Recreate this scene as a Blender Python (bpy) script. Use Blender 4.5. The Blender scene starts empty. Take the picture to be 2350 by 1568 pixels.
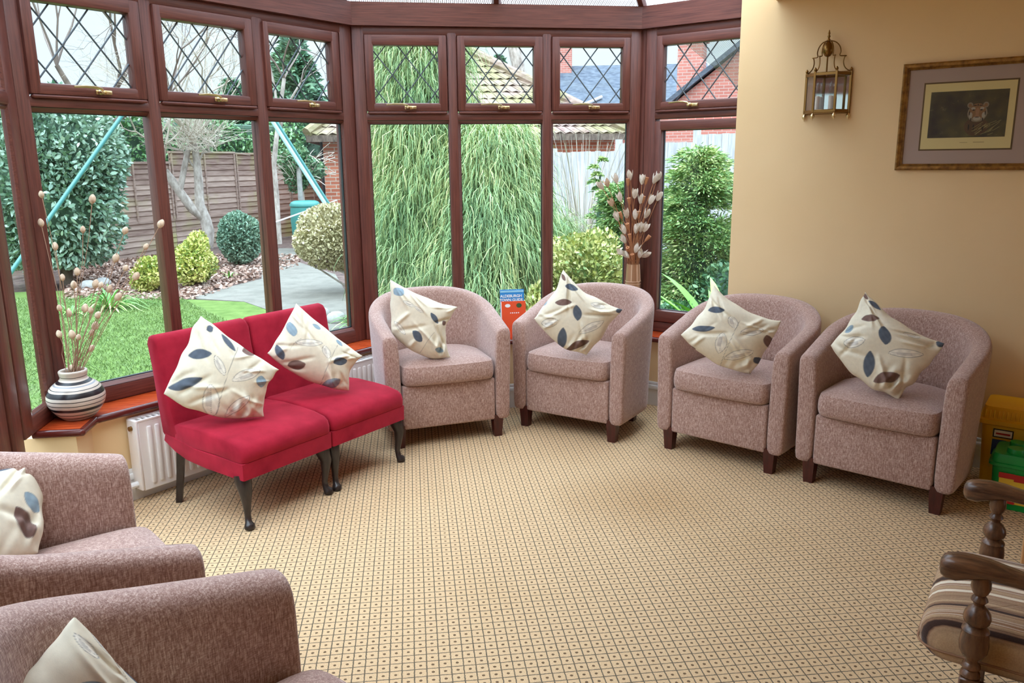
import bpy, bmesh, math, random
import numpy as np
from mathutils import Vector, Matrix, noise
PI = math.pi
SC = bpy.context.scene
COL = SC.collection
rnd = random.Random(7)

# ------------------------------------------------------------------ camera, light, exposure
CAM_H, PITCH, YAW, ROLL, FPX = 1.5, math.radians(12.6067), math.radians(-8.37), math.radians(-0.5946), 1857.11
cam_data = bpy.data.cameras.new('camera'); cam_data.sensor_width = 36.0; cam_data.lens = FPX / 2350 * 36.0
cam_data.clip_start = 0.05; cam_data.clip_end = 200
cam = bpy.data.objects.new('camera', cam_data); COL.objects.link(cam)
CAM_R = Matrix.Rotation(YAW, 3, 'Z') @ Matrix.Rotation(PI / 2 - PITCH, 3, 'X') @ Matrix.Rotation(ROLL, 3, 'Z')
cam.matrix_world = Matrix.Translation((0, 0, CAM_H)) @ CAM_R.to_4x4()
SC.camera = cam

world = bpy.data.worlds.new('overcast_sky'); SC.world = world; world.use_nodes = True
wn = world.node_tree; wn.nodes.clear()
w_out = wn.nodes.new('ShaderNodeOutputWorld'); w_bg = wn.nodes.new('ShaderNodeBackground')
w_tc = wn.nodes.new('ShaderNodeTexCoord'); w_sep = wn.nodes.new('ShaderNodeSeparateXYZ')
w_ramp = wn.nodes.new('ShaderNodeValToRGB'); w_noise = wn.nodes.new('ShaderNodeTexNoise'); w_add = wn.nodes.new('ShaderNodeMath')
w_noise.inputs['Scale'].default_value = 2.2; w_noise.inputs['Detail'].default_value = 5
w_add.operation = 'MULTIPLY_ADD'; w_add.inputs[1].default_value = 0.25
w_ramp.color_ramp.elements[0].position = 0.05; w_ramp.color_ramp.elements[0].color = (0.80, 0.90, 1.0, 1)
w_ramp.color_ramp.elements[1].position = 0.75; w_ramp.color_ramp.elements[1].color = (0.66, 0.81, 1.0, 1)
wn.links.new(w_tc.outputs['Generated'], w_sep.inputs[0]); wn.links.new(w_tc.outputs['Generated'], w_noise.inputs['Vector'])
wn.links.new(w_noise.outputs[0], w_add.inputs[0]); wn.links.new(w_sep.outputs['Z'], w_add.inputs[2])
wn.links.new(w_add.outputs[0], w_ramp.inputs[0]); wn.links.new(w_ramp.outputs[0], w_bg.inputs['Color'])
w_str = wn.nodes.new('ShaderNodeMapRange')     # an overcast sky is several times brighter overhead than near the horizon
w_str.inputs['From Min'].default_value = 0.30; w_str.inputs['From Max'].default_value = 0.85; w_str.inputs['To Min'].default_value = 1.0; w_str.inputs['To Max'].default_value = 6.6
wn.links.new(w_sep.outputs['Z'], w_str.inputs['Value']); wn.links.new(w_str.outputs[0], w_bg.inputs['Strength'])
wn.links.new(w_bg.outputs[0], w_out.inputs['Surface'])
sun_d = bpy.data.lights.new('soft_sun', 'SUN'); sun_d.energy = 1.1; sun_d.angle = math.radians(50); sun_d.color = (1.0, 0.96, 0.9)
sun = bpy.data.objects.new('soft_sun', sun_d); COL.objects.link(sun); sun.rotation_euler = (math.radians(38), 0, math.radians(-30))
SC.view_settings.view_transform = 'Standard'; SC.view_settings.look = 'None'
SC.view_settings.exposure = 0.45; SC.view_settings.gamma = 1.0; SC.view_settings.use_curve_mapping = False
SC.cycles.max_bounces = 10; SC.cycles.diffuse_bounces = 5; SC.cycles.transparent_max_bounces = 24; SC.cycles.transmission_bounces = 6
SC.cycles.use_denoising = True; SC.cycles.sample_clamp_indirect = 6.0

def ray(u, v):
    return CAM_R @ Vector(((u - 1175) / FPX, -(v - 784) / FPX, -1.0))
CO = Vector((0, 0, CAM_H))
def on_z(u, v, z): d = ray(u, v); return CO + d * ((z - CAM_H) / d.z)
def on_plane(u, v, p, n): d = ray(u, v); p = Vector(p); n = Vector(n); return CO + d * ((p - CO).dot(n) / d.dot(n))
def at_far(u, v, dist):  # the point seen there at a horizontal distance
    d = ray(u, v); return CO + d * (dist / math.hypot(d.x, d.y))

# ------------------------------------------------------------------ plan of the bay
R2 = math.sqrt(0.5)
BP, CP = Vector((-0.22953, 4.96270, 0)), Vector((1.50379, 4.96270, 0))
E1, E2, E3 = Vector((R2, R2, 0)), Vector((1, 0, 0)), Vector((R2, -R2, 0))
N1, N2, N3 = Vector((R2, -R2, 0)), Vector((0, -1, 0)), Vector((-R2, -R2, 0))
def W(s, n, z): return CP + E3 * s + N3 * n + Vector((0, 0, z))        # right wall coordinates
X0 = -1.467                                                            # inner face of the door facet
A_F, B_F, C_F = Vector((X0, 3.654, 0)), Vector((-0.1805, 4.9327, 0)), Vector((1.529, 4.9327, 0))
SILL_Z = 0.434

# ------------------------------------------------------------------ helpers
def srgb(r, g, b, a=1.0):
    f = lambda c: (c / 255 / 12.92) if c / 255 <= 0.04045 else ((c / 255 + 0.055) / 1.055) ** 2.4
    return (f(r), f(g), f(b), a)

class MB:
    def __init__(self): self.v = []; self.f = []; self.c = None
    def add(self, vs, fs, M=None):
        o = len(self.v)
        for p in vs:
            p = Vector(p); self.v.append(M @ p if M is not None else p)
        self.f += [tuple(i + o for i in f) for f in fs]
        return self
    def box(self, c, s, bev=0.0, M=None, seg=1):
        if bev <= 0:
            x, y, z = s[0] / 2, s[1] / 2, s[2] / 2
            vs = [(c[0] + a * x, c[1] + b * y, c[2] + d * z) for a in (-1, 1) for b in (-1, 1) for d in (-1, 1)]
            return self.add(vs, [(0, 1, 3, 2), (4, 6, 7, 5), (0, 4, 5, 1), (2, 3, 7, 6), (0, 2, 6, 4), (1, 5, 7, 3)], M)
        bm = bmesh.new(); bmesh.ops.create_cube(bm, size=1.0)
        for q in bm.verts: q.co = Vector((c[0] + q.co.x * s[0], c[1] + q.co.y * s[1], c[2] + q.co.z * s[2]))
        bmesh.ops.bevel(bm, geom=list(bm.edges), offset=min(bev, min(s) * 0.48), segments=seg, affect='EDGES', profile=0.5)
        return self.bm(bm, M)
    def bm(self, bm, M=None):
        bm.verts.index_update()
        self.add([q.co.copy() for q in bm.verts], [[q.index for q in f.verts] for f in bm.faces], M); bm.free(); return self
    def span(self, a, b, bev=0.0, M=None, seg=1):
        return self.box([(a[i] + b[i]) / 2 for i in range(3)], [abs(b[i] - a[i]) for i in range(3)], bev, M, seg)
    def tube(self, pts, rad, n=8, cap=True, M=None, flat=1.0):
        pts = [Vector(p) for p in pts]
        if not hasattr(rad, '__len__'): rad = [rad] * len(pts)
        vs, fs = [], []; up = None
        for i, p in enumerate(pts):
            t = (pts[min(i + 1, len(pts) - 1)] - pts[max(i - 1, 0)]).normalized()
            if up is None:
                up = Vector((0, 0, 1)) if abs(t.z) < 0.9 else Vector((1, 0, 0))
            a = t.cross(up).normalized(); b = a.cross(t).normalized(); up = b
            for k in range(n):
                an = 2 * PI * k / n; vs.append(p + (a * math.cos(an) + b * math.sin(an) * flat) * rad[i])
        for i in range(len(pts) - 1):
            for k in range(n):
                fs.append((i * n + k, i * n + (k + 1) % n, (i + 1) * n + (k + 1) % n, (i + 1) * n + k))
        if cap:
            fs.append(tuple(range(n - 1, -1, -1))); m = (len(pts) - 1) * n; fs.append(tuple(m + k for k in range(n)))
        return self.add(vs, fs, M)
    def lathe(self, prof, n=20, M=None, c=(0, 0, 0), cap=True):
        vs, fs = [], []
        for r, z in prof:
            for k in range(n):
                an = 2 * PI * k / n; vs.append((c[0] + r * math.cos(an), c[1] + r * math.sin(an), c[2] + z))
        for i in range(len(prof) - 1):
            for k in range(n):
                fs.append((i * n + k, i * n + (k + 1) % n, (i + 1) * n + (k + 1) % n, (i + 1) * n + k))
        if cap:
            fs.append(tuple(range(n - 1, -1, -1))); m = (len(prof) - 1) * n; fs.append(tuple(m + k for k in range(n)))
        return self.add(vs, fs, M)
    def prism(self, poly, z0, z1, M=None):
        n = len(poly); vs = [(p[0], p[1], z0) for p in poly] + [(p[0], p[1], z1) for p in poly]
        a = sum(poly[i][0] * poly[(i + 1) % n][1] - poly[(i + 1) % n][0] * poly[i][1] for i in range(n))
        fs = [tuple(range(n - 1, -1, -1)), tuple(range(n, 2 * n))] + [(i, (i + 1) % n, (i + 1) % n + n, i + n) for i in range(n)]
        if a < 0: fs = [tuple(reversed(f)) for f in fs]
        return self.add(vs, fs, M)
    def ball(self, c, r, n=10, M=None):
        r = r if hasattr(r, '__len__') else (r, r, r)
        vs, fs = [], []
        for i in range(1, n):
            for k in range(2 * n):
                a, b = PI * i / n, PI * k / n
                vs.append((c[0] + r[0] * math.sin(a) * math.cos(b), c[1] + r[1] * math.sin(a) * math.sin(b), c[2] - r[2] * math.cos(a)))
        m = 2 * n
        for i in range(n - 2):
            for k in range(m): fs.append((i * m + k, i * m + (k + 1) % m, (i + 1) * m + (k + 1) % m, (i + 1) * m + k))
        fs.append(tuple(range(m - 1, -1, -1))); fs.append(tuple((n - 2) * m + k for k in range(m)))
        return self.add(vs, fs, M)
    def build(self, name, mat, parent=None, smooth=False, loc=None, M=None):
        me = bpy.data.meshes.new(name); me.from_pydata([tuple(p) for p in self.v], [], self.f); me.update()
        return finish(name, me, mat, parent, smooth, loc, M)

def finish(name, me, mat, parent=None, smooth=False, loc=None, M=None):
    if mat is not None:
        for m in (mat if isinstance(mat, (list, tuple)) else [mat]): me.materials.append(m)
    if smooth:
        me.polygons.foreach_set('use_smooth', [True] * len(me.polygons))
        if smooth is not True:
            me.set_sharp_from_angle(angle=math.radians(smooth))
    o = bpy.data.objects.new(name, me); COL.objects.link(o)
    if parent is not None: o.parent = parent
    if M is not None: o.matrix_local = M
    elif loc is not None: o.location = loc
    return o

def np_mesh(name, verts, quads, mat, parent=None, smooth=False, colors=None):
    me = bpy.data.meshes.new(name); nv, nf = len(verts), len(quads); k = quads.shape[1]
    me.vertices.add(nv); me.vertices.foreach_set('co', np.asarray(verts, np.float32).ravel())
    me.loops.add(nf * k); me.polygons.add(nf)
    me.loops.foreach_set('vertex_index', np.asarray(quads, np.int32).ravel())
    me.polygons.foreach_set('loop_start', np.arange(0, nf * k, k, dtype=np.int32))
    me.update(calc_edges=True); me.validate()
    if colors is not None:
        at = me.color_attributes.new('pattern', 'FLOAT_COLOR', 'POINT')
        at.data.foreach_set('color', np.asarray(colors, np.float32).ravel())
    return finish(name, me, mat, parent, smooth)

def tag(o, label=None, cat=None, group=None, kind=None):
    if label: o['label'] = label
    if cat: o['category'] = cat
    if group: o['group'] = group
    if kind: o['kind'] = kind
    return o
def struct(o): o['kind'] = 'structure'; return o
def empty(name, loc=(0, 0, 0), rz=0.0, M=None):
    o = bpy.data.objects.new(name, None); COL.objects.link(o); o.empty_display_size = 0.1
    if M is not None: o.matrix_world = M
    else: o.location = loc; o.rotation_euler = (0, 0, rz)
    return o
def copy_tree(o, parent=None):
    c = o.copy(); COL.objects.link(c)
    if parent is not None: c.parent = parent
    for ch in list(o.children): copy_tree(ch, c)
    return c

# ------------------------------------------------------------------ materials
def new_mat(name, base=(0.5, 0.5, 0.5, 1), rough=0.5, metal=0.0, spec=0.5, sheen=0.0):
    m = bpy.data.materials.new(name); m.use_nodes = True
    b = m.node_tree.nodes['Principled BSDF']
    b.inputs['Base Color'].default_value = base; b.inputs['Roughness'].default_value = rough
    b.inputs['Metallic'].default_value = metal; b.inputs['Specular IOR Level'].default_value = spec
    if sheen:
        b.inputs['Sheen Weight'].default_value = sheen; b.inputs['Sheen Roughness'].default_value = 0.5
        b.inputs['Sheen Tint'].default_value = (1, 0.93, 0.95, 1)
    return m
def N(m, t, **kw):
    n = m.node_tree.nodes.new(t)
    for k, v in kw.items(): setattr(n, k, v)
    return n
def L(m, a, b): m.node_tree.links.new(a, b)
def bsdf(m): return m.node_tree.nodes['Principled BSDF']
def coords(m, scale=(1, 1, 1), kind='Object', rot=(0, 0, 0)):
    tc = N(m, 'ShaderNodeTexCoord'); mp = N(m, 'ShaderNodeMapping')
    mp.inputs['Scale'].default_value = scale; mp.inputs['Rotation'].default_value = rot
    L(m, tc.outputs[kind], mp.inputs['Vector']); return mp.outputs[0]
def noise_tex(m, vec, scale=5.0, detail=4.0, rough=0.55):
    n = N(m, 'ShaderNodeTexNoise'); n.inputs['Scale'].default_value = scale; n.inputs['Detail'].default_value = detail
    n.inputs['Roughness'].default_value = rough
    if vec is not None: L(m, vec, n.inputs['Vector'])
    return n.outputs[0]
def ramp(m, fac, stops):
    r = N(m, 'ShaderNodeValToRGB'); el = r.color_ramp.elements
    while len(el) < len(stops): el.new(0.5)
    for e, (p, c) in zip(el, stops): e.position = p; e.color = c
    L(m, fac, r.inputs[0]); return r.outputs[0]
def mix(m, fac, a, b, mode='MIX'):
    n = N(m, 'ShaderNodeMix', data_type='RGBA', blend_type=mode)
    for s, x in ((0, fac), (6, a), (7, b)):
        if isinstance(x, (int, float)): n.inputs[s].default_value = x
        elif isinstance(x, tuple): n.inputs[s].default_value = x
        else: L(m, x, n.inputs[s])
    return n.outputs[2]
def math_n(m, op, a, b=None, c=None):
    n = N(m, 'ShaderNodeMath', operation=op)
    for i, x in enumerate((a, b, c)):
        if x is None: continue
        if isinstance(x, (int, float)): n.inputs[i].default_value = x
        else: L(m, x, n.inputs[i])
    return n.outputs[0]
def bump(m, height, strength=0.3, dist=0.01):
    b = N(m, 'ShaderNodeBump'); b.inputs['Strength'].default_value = strength; b.inputs['Distance'].default_value = dist
    L(m, height, b.inputs['Height']); L(m, b.outputs[0], bsdf(m).inputs['Normal'])
def setc(m, col): L(m, col, bsdf(m).inputs['Base Color'])
MAT = {}

def m_wood(name, scale, dark, light, rough=0.38):
    m = new_mat(name, rough=rough); v = coords(m, scale)
    g = noise_tex(m, v, 1.0, 5, 0.6); setc(m, ramp(m, g, [(0.3, dark), (0.7, light)])); bump(m, g, 0.08, 0.004); return m
MAT['frame_v'] = m_wood('rosewood_upright', (120, 120, 5), srgb(82, 42, 36), srgb(118, 68, 56))
MAT['frame_h'] = m_wood('rosewood_rail', (5, 120, 120), srgb(82, 42, 36), srgb(118, 68, 56))
MAT['sill'] = m_wood('varnished_sill', (8, 60, 30), srgb(150, 48, 20), srgb(196, 84, 40), 0.22)
MAT['nosing'] = new_mat('sill_nosing', srgb(92, 34, 28), 0.2)
MAT['mahogany'] = m_wood('mahogany_leg', (60, 60, 8), srgb(48, 18, 16), srgb(84, 34, 28), 0.35)
MAT['ebony'] = m_wood('ebonised_leg', (60, 60, 8), srgb(28, 20, 20), srgb(54, 42, 40), 0.28)
MAT['oak'] = m_wood('dark_oak_arm', (60, 9, 60), srgb(58, 38, 29), srgb(130, 90, 62), 0.26); MAT['oak_post'] = m_wood('dark_oak_post', (50, 50, 9), srgb(58, 38, 29), srgb(130, 90, 62), 0.26)
MAT['pine'] = m_wood('pale_pine', (40, 40, 4), srgb(176, 122, 76), srgb(206, 156, 104), 0.45)

def m_wall():
    m = new_mat('cream_wall_paint', rough=0.75); v = coords(m, (1, 1, 1))
    g = noise_tex(m, v, 1.3, 3); setc(m, ramp(m, g, [(0.3, srgb(230, 198, 150)), (0.7, srgb(236, 206, 160))]))
    bump(m, noise_tex(m, v, 160, 2), 0.05, 0.002); return m
MAT['wall'] = m_wall()
MAT['white_paint'] = new_mat('white_gloss_paint', srgb(222, 220, 218), 0.35)
MAT['radiator'] = new_mat('radiator_enamel', srgb(238, 232, 228), 0.3)
MAT['radiator_dark'] = new_mat('radiator_slot', srgb(120, 112, 110), 0.6)

def m_carpet():
    m = new_mat('wool_carpet', rough=0.95, spec=0.1)
    tc = N(m, 'ShaderNodeTexCoord'); mp = N(m, 'ShaderNodeMapping'); mp.inputs['Rotation'].default_value = (0, 0, math.radians(1.4))
    mp.inputs['Scale'].default_value = (1 / 0.0372,) * 3; L(m, tc.outputs['Object'], mp.inputs['Vector'])
    wob = N(m, 'ShaderNodeTexNoise'); wob.inputs['Scale'].default_value = 3.0; wob.inputs['Detail'].default_value = 2; L(m, mp.outputs[0], wob.inputs['Vector'])
    add = N(m, 'ShaderNodeVectorMath', operation='MULTIPLY_ADD'); add.inputs[1].default_value = (0.11, 0.11, 0)
    L(m, wob.outputs['Color'], add.inputs[0]); L(m, mp.outputs[0], add.inputs[2])
    sep = N(m, 'ShaderNodeSeparateXYZ'); L(m, add.outputs[0], sep.inputs[0])
    fx = math_n(m, 'ABSOLUTE', math_n(m, 'SUBTRACT', math_n(m, 'FRACT', sep.outputs['X']), 0.5))
    fy = math_n(m, 'ABSOLUTE', math_n(m, 'SUBTRACT', math_n(m, 'FRACT', sep.outputs['Y']), 0.5))
    line = math_n(m, 'GREATER_THAN', math_n(m, 'MAXIMUM', fx, fy), 0.452)
    dot = math_n(m, 'LESS_THAN', math_n(m, 'ADD', math_n(m, 'MULTIPLY', fx, fx), math_n(m, 'MULTIPLY', fy, fy)), 0.017)
    tuft = noise_tex(m, coords(m, (330, 330, 330)), 1.0, 1.5)
    broke = math_n(m, 'GREATER_THAN', tuft, 0.30)
    line = math_n(m, 'MULTIPLY', line, broke)
    base = ramp(m, tuft, [(0.25, srgb(194, 158, 120)), (0.75, srgb(224, 194, 154))])
    wear = noise_tex(m, coords(m, (1.1, 1.1, 1.1)), 1.0, 3)
    base = mix(m, ramp(m, wear, [(0.5, (0, 0, 0, 1)), (0.8, (0.35, 0.35, 0.35, 1))]), base, srgb(190, 152, 106))
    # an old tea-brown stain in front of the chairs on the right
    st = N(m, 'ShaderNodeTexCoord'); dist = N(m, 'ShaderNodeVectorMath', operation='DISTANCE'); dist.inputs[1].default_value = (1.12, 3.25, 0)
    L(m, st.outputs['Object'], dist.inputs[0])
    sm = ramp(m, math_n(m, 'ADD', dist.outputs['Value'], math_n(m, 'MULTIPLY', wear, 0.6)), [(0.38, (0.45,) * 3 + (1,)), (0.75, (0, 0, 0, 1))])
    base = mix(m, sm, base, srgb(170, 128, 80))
    c = mix(m, math_n(m, 'MULTIPLY', line, 0.9), base, srgb(80, 74, 64)); c = mix(m, math_n(m, 'MULTIPLY', dot, 0.85), c, srgb(78, 56, 40)); setc(m, c)
    bump(m, tuft, 0.5, 0.004); return m
MAT['carpet'] = m_carpet()

def m_chenille():
    m = new_mat('mauve_chenille', rough=0.9, spec=0.15, sheen=0.45)
    a = noise_tex(m, coords(m, (420, 420, 60)), 1.0, 3, 0.65); b = noise_tex(m, coords(m, (110, 110, 620)), 1.0, 2)
    f = math_n(m, 'MULTIPLY_ADD', b, 0.4, math_n(m, 'MULTIPLY', a, 0.7))
    setc(m, ramp(m, f, [(0.36, srgb(122, 86, 76)), (0.53, srgb(162, 127, 115)), (0.70, srgb(208, 181, 169))]))
    bump(m, f, 0.35, 0.003); return m
MAT['chenille'] = m_chenille()
def m_velvet():
    m = new_mat('crimson_velvet', rough=0.8, spec=0.1, sheen=0.35)
    bsdf(m).inputs['Sheen Tint'].default_value = srgb(255, 120, 140)
    a = noise_tex(m, coords(m, (9, 9, 9)), 1.0, 4); setc(m, ramp(m, a, [(0.3, srgb(136, 20, 38)), (0.7, srgb(170, 34, 54))]))
    bump(m, noise_tex(m, coords(m, (500, 500, 500)), 1, 1), 0.2, 0.002); return m
MAT['velvet'] = m_velvet()
def m_cushion():
    m = new_mat('leaf_print_cotton', rough=0.85, spec=0.15)
    at = N(m, 'ShaderNodeAttribute', attribute_name='pattern'); g = noise_tex(m, coords(m, (60, 60, 60)), 1.0, 4)
    setc(m, mix(m, 0.35, at.outputs['Color'], ramp(m, g, [(0.3, (0.72, 0.72, 0.72, 1)), (0.7, (1, 1, 1, 1))]), 'MULTIPLY'))
    bump(m, noise_tex(m, coords(m, (600, 600, 600)), 1, 1), 0.15, 0.001); return m
MAT['cushion'] = m_cushion()

def m_glass(name, tint=(0.93, 0.97, 0.96, 1), refl=1.0):
    m = bpy.data.materials.new(name); m.use_nodes = True; nt = m.node_tree; nt.nodes.clear()
    o = N(m, 'ShaderNodeOutputMaterial'); mx = N(m, 'ShaderNodeMixShader'); t = N(m, 'ShaderNodeBsdfTransparent'); g = N(m, 'ShaderNodeBsdfGlossy')
    fr = N(m, 'ShaderNodeFresnel'); fr.inputs['IOR'].default_value = 1.5; t.inputs['Color'].default_value = tint; g.inputs['Roughness'].default_value = 0.0
    ge = N(m, 'ShaderNodeNewGeometry'); L(m, math_n(m, 'MULTIPLY', math_n(m, 'MULTIPLY', fr.outputs[0], refl), math_n(m, 'SUBTRACT', 1.0, ge.outputs['Backfacing'])), mx.inputs[0]); L(m, t.outputs[0], mx.inputs[1]); L(m, g.outputs[0], mx.inputs[2]); L(m, mx.outputs[0], o.inputs[0])
    return m
MAT['glass'] = m_glass('window_glass', refl=0.5); MAT['lantern_glass'] = m_glass('lantern_glass', (0.85, 0.88, 0.86, 1), 1.6)
def m_poly():
    m = bpy.data.materials.new('polycarbonate'); m.use_nodes = True; m.node_tree.nodes.clear()
    o = N(m, 'ShaderNodeOutputMaterial'); mx = N(m, 'ShaderNodeMixShader'); t = N(m, 'ShaderNodeBsdfTransparent'); d = N(m, 'ShaderNodeBsdfTranslucent')
    t.inputs['Color'].default_value = (0.96, 0.94, 0.90, 1); d.inputs['Color'].default_value = (0.95, 0.93, 0.89, 1)
    wv = N(m, 'ShaderNodeTexWave'); wv.inputs['Scale'].default_value = 14; L(m, coords(m, (1, 0.0, 0)), wv.inputs['Vector'])
    L(m, ramp(m, wv.outputs[1], [(0.1, (0.9,) * 3 + (1,)), (0.3, (0.3,) * 3 + (1,))]), mx.inputs[0]); L(m, t.outputs[0], mx.inputs[1]); L(m, d.outputs[0], mx.inputs[2]); L(m, mx.outputs[0], o.inputs[0])
    return m
MAT['poly'] = m_poly()
MAT['lead'] = new_mat('lead_came', srgb(84, 92, 98), 0.5, 0.3); MAT['spacer'] = new_mat('glazing_gasket', srgb(40, 46, 50), 0.5)
def m_brass(name, c, r):
    return new_mat(name, c, r, 1.0)
MAT['brass'] = m_brass('polished_brass', srgb(226, 204, 158), 0.28); MAT['antique'] = m_brass('antique_brass', srgb(132, 98, 54), 0.3)
MAT['stone_grey'] = new_mat('rib_grey', srgb(136, 138, 140), 0.6); MAT['dark_recess'] = new_mat('dark_recess', srgb(30, 24, 22), 0.6)

def m_leaf(name, cols, rough=0.5, scale=1.2, trans=0.25, spec=0.4):
    m = new_mat(name, rough=rough, spec=spec); g = N(m, 'ShaderNodeNewGeometry')
    nz = noise_tex(m, coords(m, (scale,) * 3), 1.0, 3)
    f = math_n(m, 'MULTIPLY_ADD', g.outputs['Random Per Island'], 0.6, math_n(m, 'MULTIPLY_ADD', nz, 1.1, -0.35))
    n = len(cols); setc(m, ramp(m, f, [(0.08 + 0.84 * i / (n - 1), c) for i, c in enumerate(cols)]))
    return m
MAT['laurel'] = m_leaf('laurel_leaf', [srgb(92, 122, 100), srgb(138, 166, 142), srgb(196, 216, 194)], 0.3, spec=0.6)
MAT['box'] = m_leaf('box_leaf', [srgb(84, 118, 96), srgb(126, 158, 134), srgb(182, 204, 176)], 0.4)
MAT['euonymus'] = m_leaf('golden_leaf', [srgb(100, 138, 72), srgb(196, 198, 102), srgb(246, 232, 160)], 0.45)
MAT['variegated'] = m_leaf('variegated_leaf', [srgb(92, 126, 70), srgb(186, 188, 108), srgb(246, 236, 184)], 0.45)
MAT['tan_leaf'] = m_leaf('straw_leaf', [srgb(150, 138, 100), srgb(204, 192, 152), srgb(240, 230, 196)], 0.6)
MAT['cypress'] = m_leaf('thread_cypress', [srgb(100, 134, 92), srgb(152, 180, 122), srgb(222, 218, 148)], 0.6)
MAT['juniper'] = m_leaf('juniper_spray', [srgb(78, 118, 70), srgb(136, 168, 98), srgb(220, 220, 150)], 0.6)
MAT['shrub'] = m_leaf('shrub_leaf', [srgb(40, 78, 52), srgb(90, 134, 92), srgb(160, 186, 140)], 0.45)
MAT['conifer'] = m_leaf('dark_conifer', [srgb(56, 92, 72), srgb(96, 136, 106), srgb(150, 180, 140)], 0.6)
MAT['conifer_pale'] = m_leaf('pale_conifer', [srgb(92, 130, 70), srgb(136, 166, 98), srgb(190, 204, 140)], 0.6)
MAT['hedge'] = m_leaf('field_hedge', [srgb(64, 110, 66), srgb(112, 156, 100), srgb(164, 196, 146)], 0.5)
MAT['strap'] = m_leaf('strap_leaf', [srgb(66, 124, 56), srgb(120, 170, 84), srgb(196, 214, 130)], 0.35)
MAT['strap_bright'] = m_leaf('bright_strap_leaf', [srgb(66, 140, 40), srgb(126, 190, 66), srgb(206, 226, 120)], 0.25)
MAT['litter'] = m_leaf('dry_leaf', [srgb(104, 76, 64), srgb(164, 130, 114), srgb(214, 190, 176)], 0.7)
MAT['grass'] = m_leaf('grass_blade', [srgb(92, 116, 60), srgb(112, 136, 76), srgb(138, 158, 98)], 0.6)

def m_ground(name, c0, c1, scale, bs=0.5):
    m = new_mat(name, rough=0.9, spec=0.1); g = noise_tex(m, coords(m, (scale,) * 3), 1, 6, 0.7)
    setc(m, ramp(m, g, [(0.3, c0), (0.7, c1)])); bump(m, g, bs, 0.03); return m
MAT['lawn'] = m_ground('lawn_turf', srgb(84, 106, 52), srgb(112, 132, 72), 6); MAT['soil'] = m_ground('bed_soil', srgb(66, 56, 54), srgb(128, 106, 98), 8)
MAT['slab'] = m_ground('path_slab', srgb(112, 107, 99), srgb(136, 130, 120), 5, 0.2); MAT['soil_dark'] = m_ground('dug_soil', srgb(60, 54, 56), srgb(104, 92, 92), 14)
MAT['concrete'] = m_ground('concrete_base', srgb(118, 116, 112), srgb(140, 136, 130), 10, 0.2)
def m_fence():
    m = new_mat('weathered_lap_board', rough=0.85, spec=0.1); g = N(m, 'ShaderNodeNewGeometry')
    a = noise_tex(m, coords(m, (3, 3, 40)), 1, 4); b = noise_tex(m, coords(m, (0.9, 0.9, 1.3)), 1, 3)
    f = math_n(m, 'MULTIPLY_ADD', g.outputs['Random Per Island'], 0.3, math_n(m, 'MULTIPLY', a, 0.7))
    c = ramp(m, f, [(0.25, srgb(116, 90, 82)), (0.75, srgb(192, 168, 154))])
    setc(m, mix(m, ramp(m, b, [(0.52, (0, 0, 0, 1)), (0.68, (0.65,) * 3 + (1,))]), c, srgb(158, 158, 92))); return m
MAT['fence'] = m_fence()
MAT['grey_fence'] = m_wood('silvered_board', (30, 30, 3), srgb(170, 170, 172), srgb(214, 212, 212), 0.8)
def m_brick(name, c1, c2, mortar, sc=1.0):
    m = new_mat(name, rough=0.85, spec=0.1); tc = N(m, 'ShaderNodeTexCoord'); s = N(m, 'ShaderNodeSeparateXYZ'); L(m, tc.outputs['Object'], s.inputs[0])
    cb = N(m, 'ShaderNodeCombineXYZ'); L(m, math_n(m, 'ADD', s.outputs['X'], s.outputs['Y']), cb.inputs[0]); L(m, s.outputs['Z'], cb.inputs[1])
    b = N(m, 'ShaderNodeTexBrick'); b.inputs['Scale'].default_value = 1.0; b.inputs['Brick Width'].default_value = 0.225 * sc; b.inputs['Row Height'].default_value = 0.075 * sc
    b.inputs['Mortar Size'].default_value = 0.008 * sc; b.inputs['Color1'].default_value = c1; b.inputs['Color2'].default_value = c2; b.inputs['Mortar'].default_value = mortar
    L(m, cb.outputs[0], b.inputs['Vector']); setc(m, b.outputs['Color']); return m
MAT['brick'] = m_brick('garage_brick', srgb(206, 128, 100), srgb(178, 104, 82), srgb(200, 186, 170)); MAT['brick_red'] = m_brick('house_brick', srgb(204, 132, 118), srgb(186, 116, 104), srgb(198, 172, 162))
def m_tiles(name, c0, c1, moss, amt):
    m = new_mat(name, rough=0.85, spec=0.15); a = noise_tex(m, coords(m, (5, 5, 14)), 1, 4); b = noise_tex(m, coords(m, (1.3, 1.3, 2.5)), 1, 4)
    setc(m, mix(m, ramp(m, b, [(0.5 - amt * 0.2, (0, 0, 0, 1)), (0.62, (amt,) * 3 + (1,))]), ramp(m, a, [(0.3, c0), (0.7, c1)]), moss)); return m
MAT['tiles'] = m_tiles('mossy_pantile', srgb(128, 102, 96), srgb(186, 160, 150), srgb(142, 142, 84), 0.6)
MAT['slate'] = m_tiles('grey_slate', srgb(74, 80, 92), srgb(108, 114, 124), srgb(100, 102, 100), 0.2)
MAT['bark'] = m_wood('pale_bark', (14, 14, 6), srgb(128, 114, 104), srgb(206, 194, 184), 0.85); MAT['bark_dark'] = m_wood('brown_bark', (14, 14, 6), srgb(74, 62, 54), srgb(140, 122, 108), 0.85)
MAT['twig'] = new_mat('bare_twig', srgb(128, 112, 104), 0.8); MAT['twig_pale'] = new_mat('pale_twig', srgb(196, 184, 168), 0.8)
MAT['teal_metal'] = new_mat('teal_pole_paint', srgb(74, 134, 132), 0.35); MAT['pale_metal'] = new_mat('pale_blue_pole', srgb(176, 214, 226), 0.35)
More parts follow.
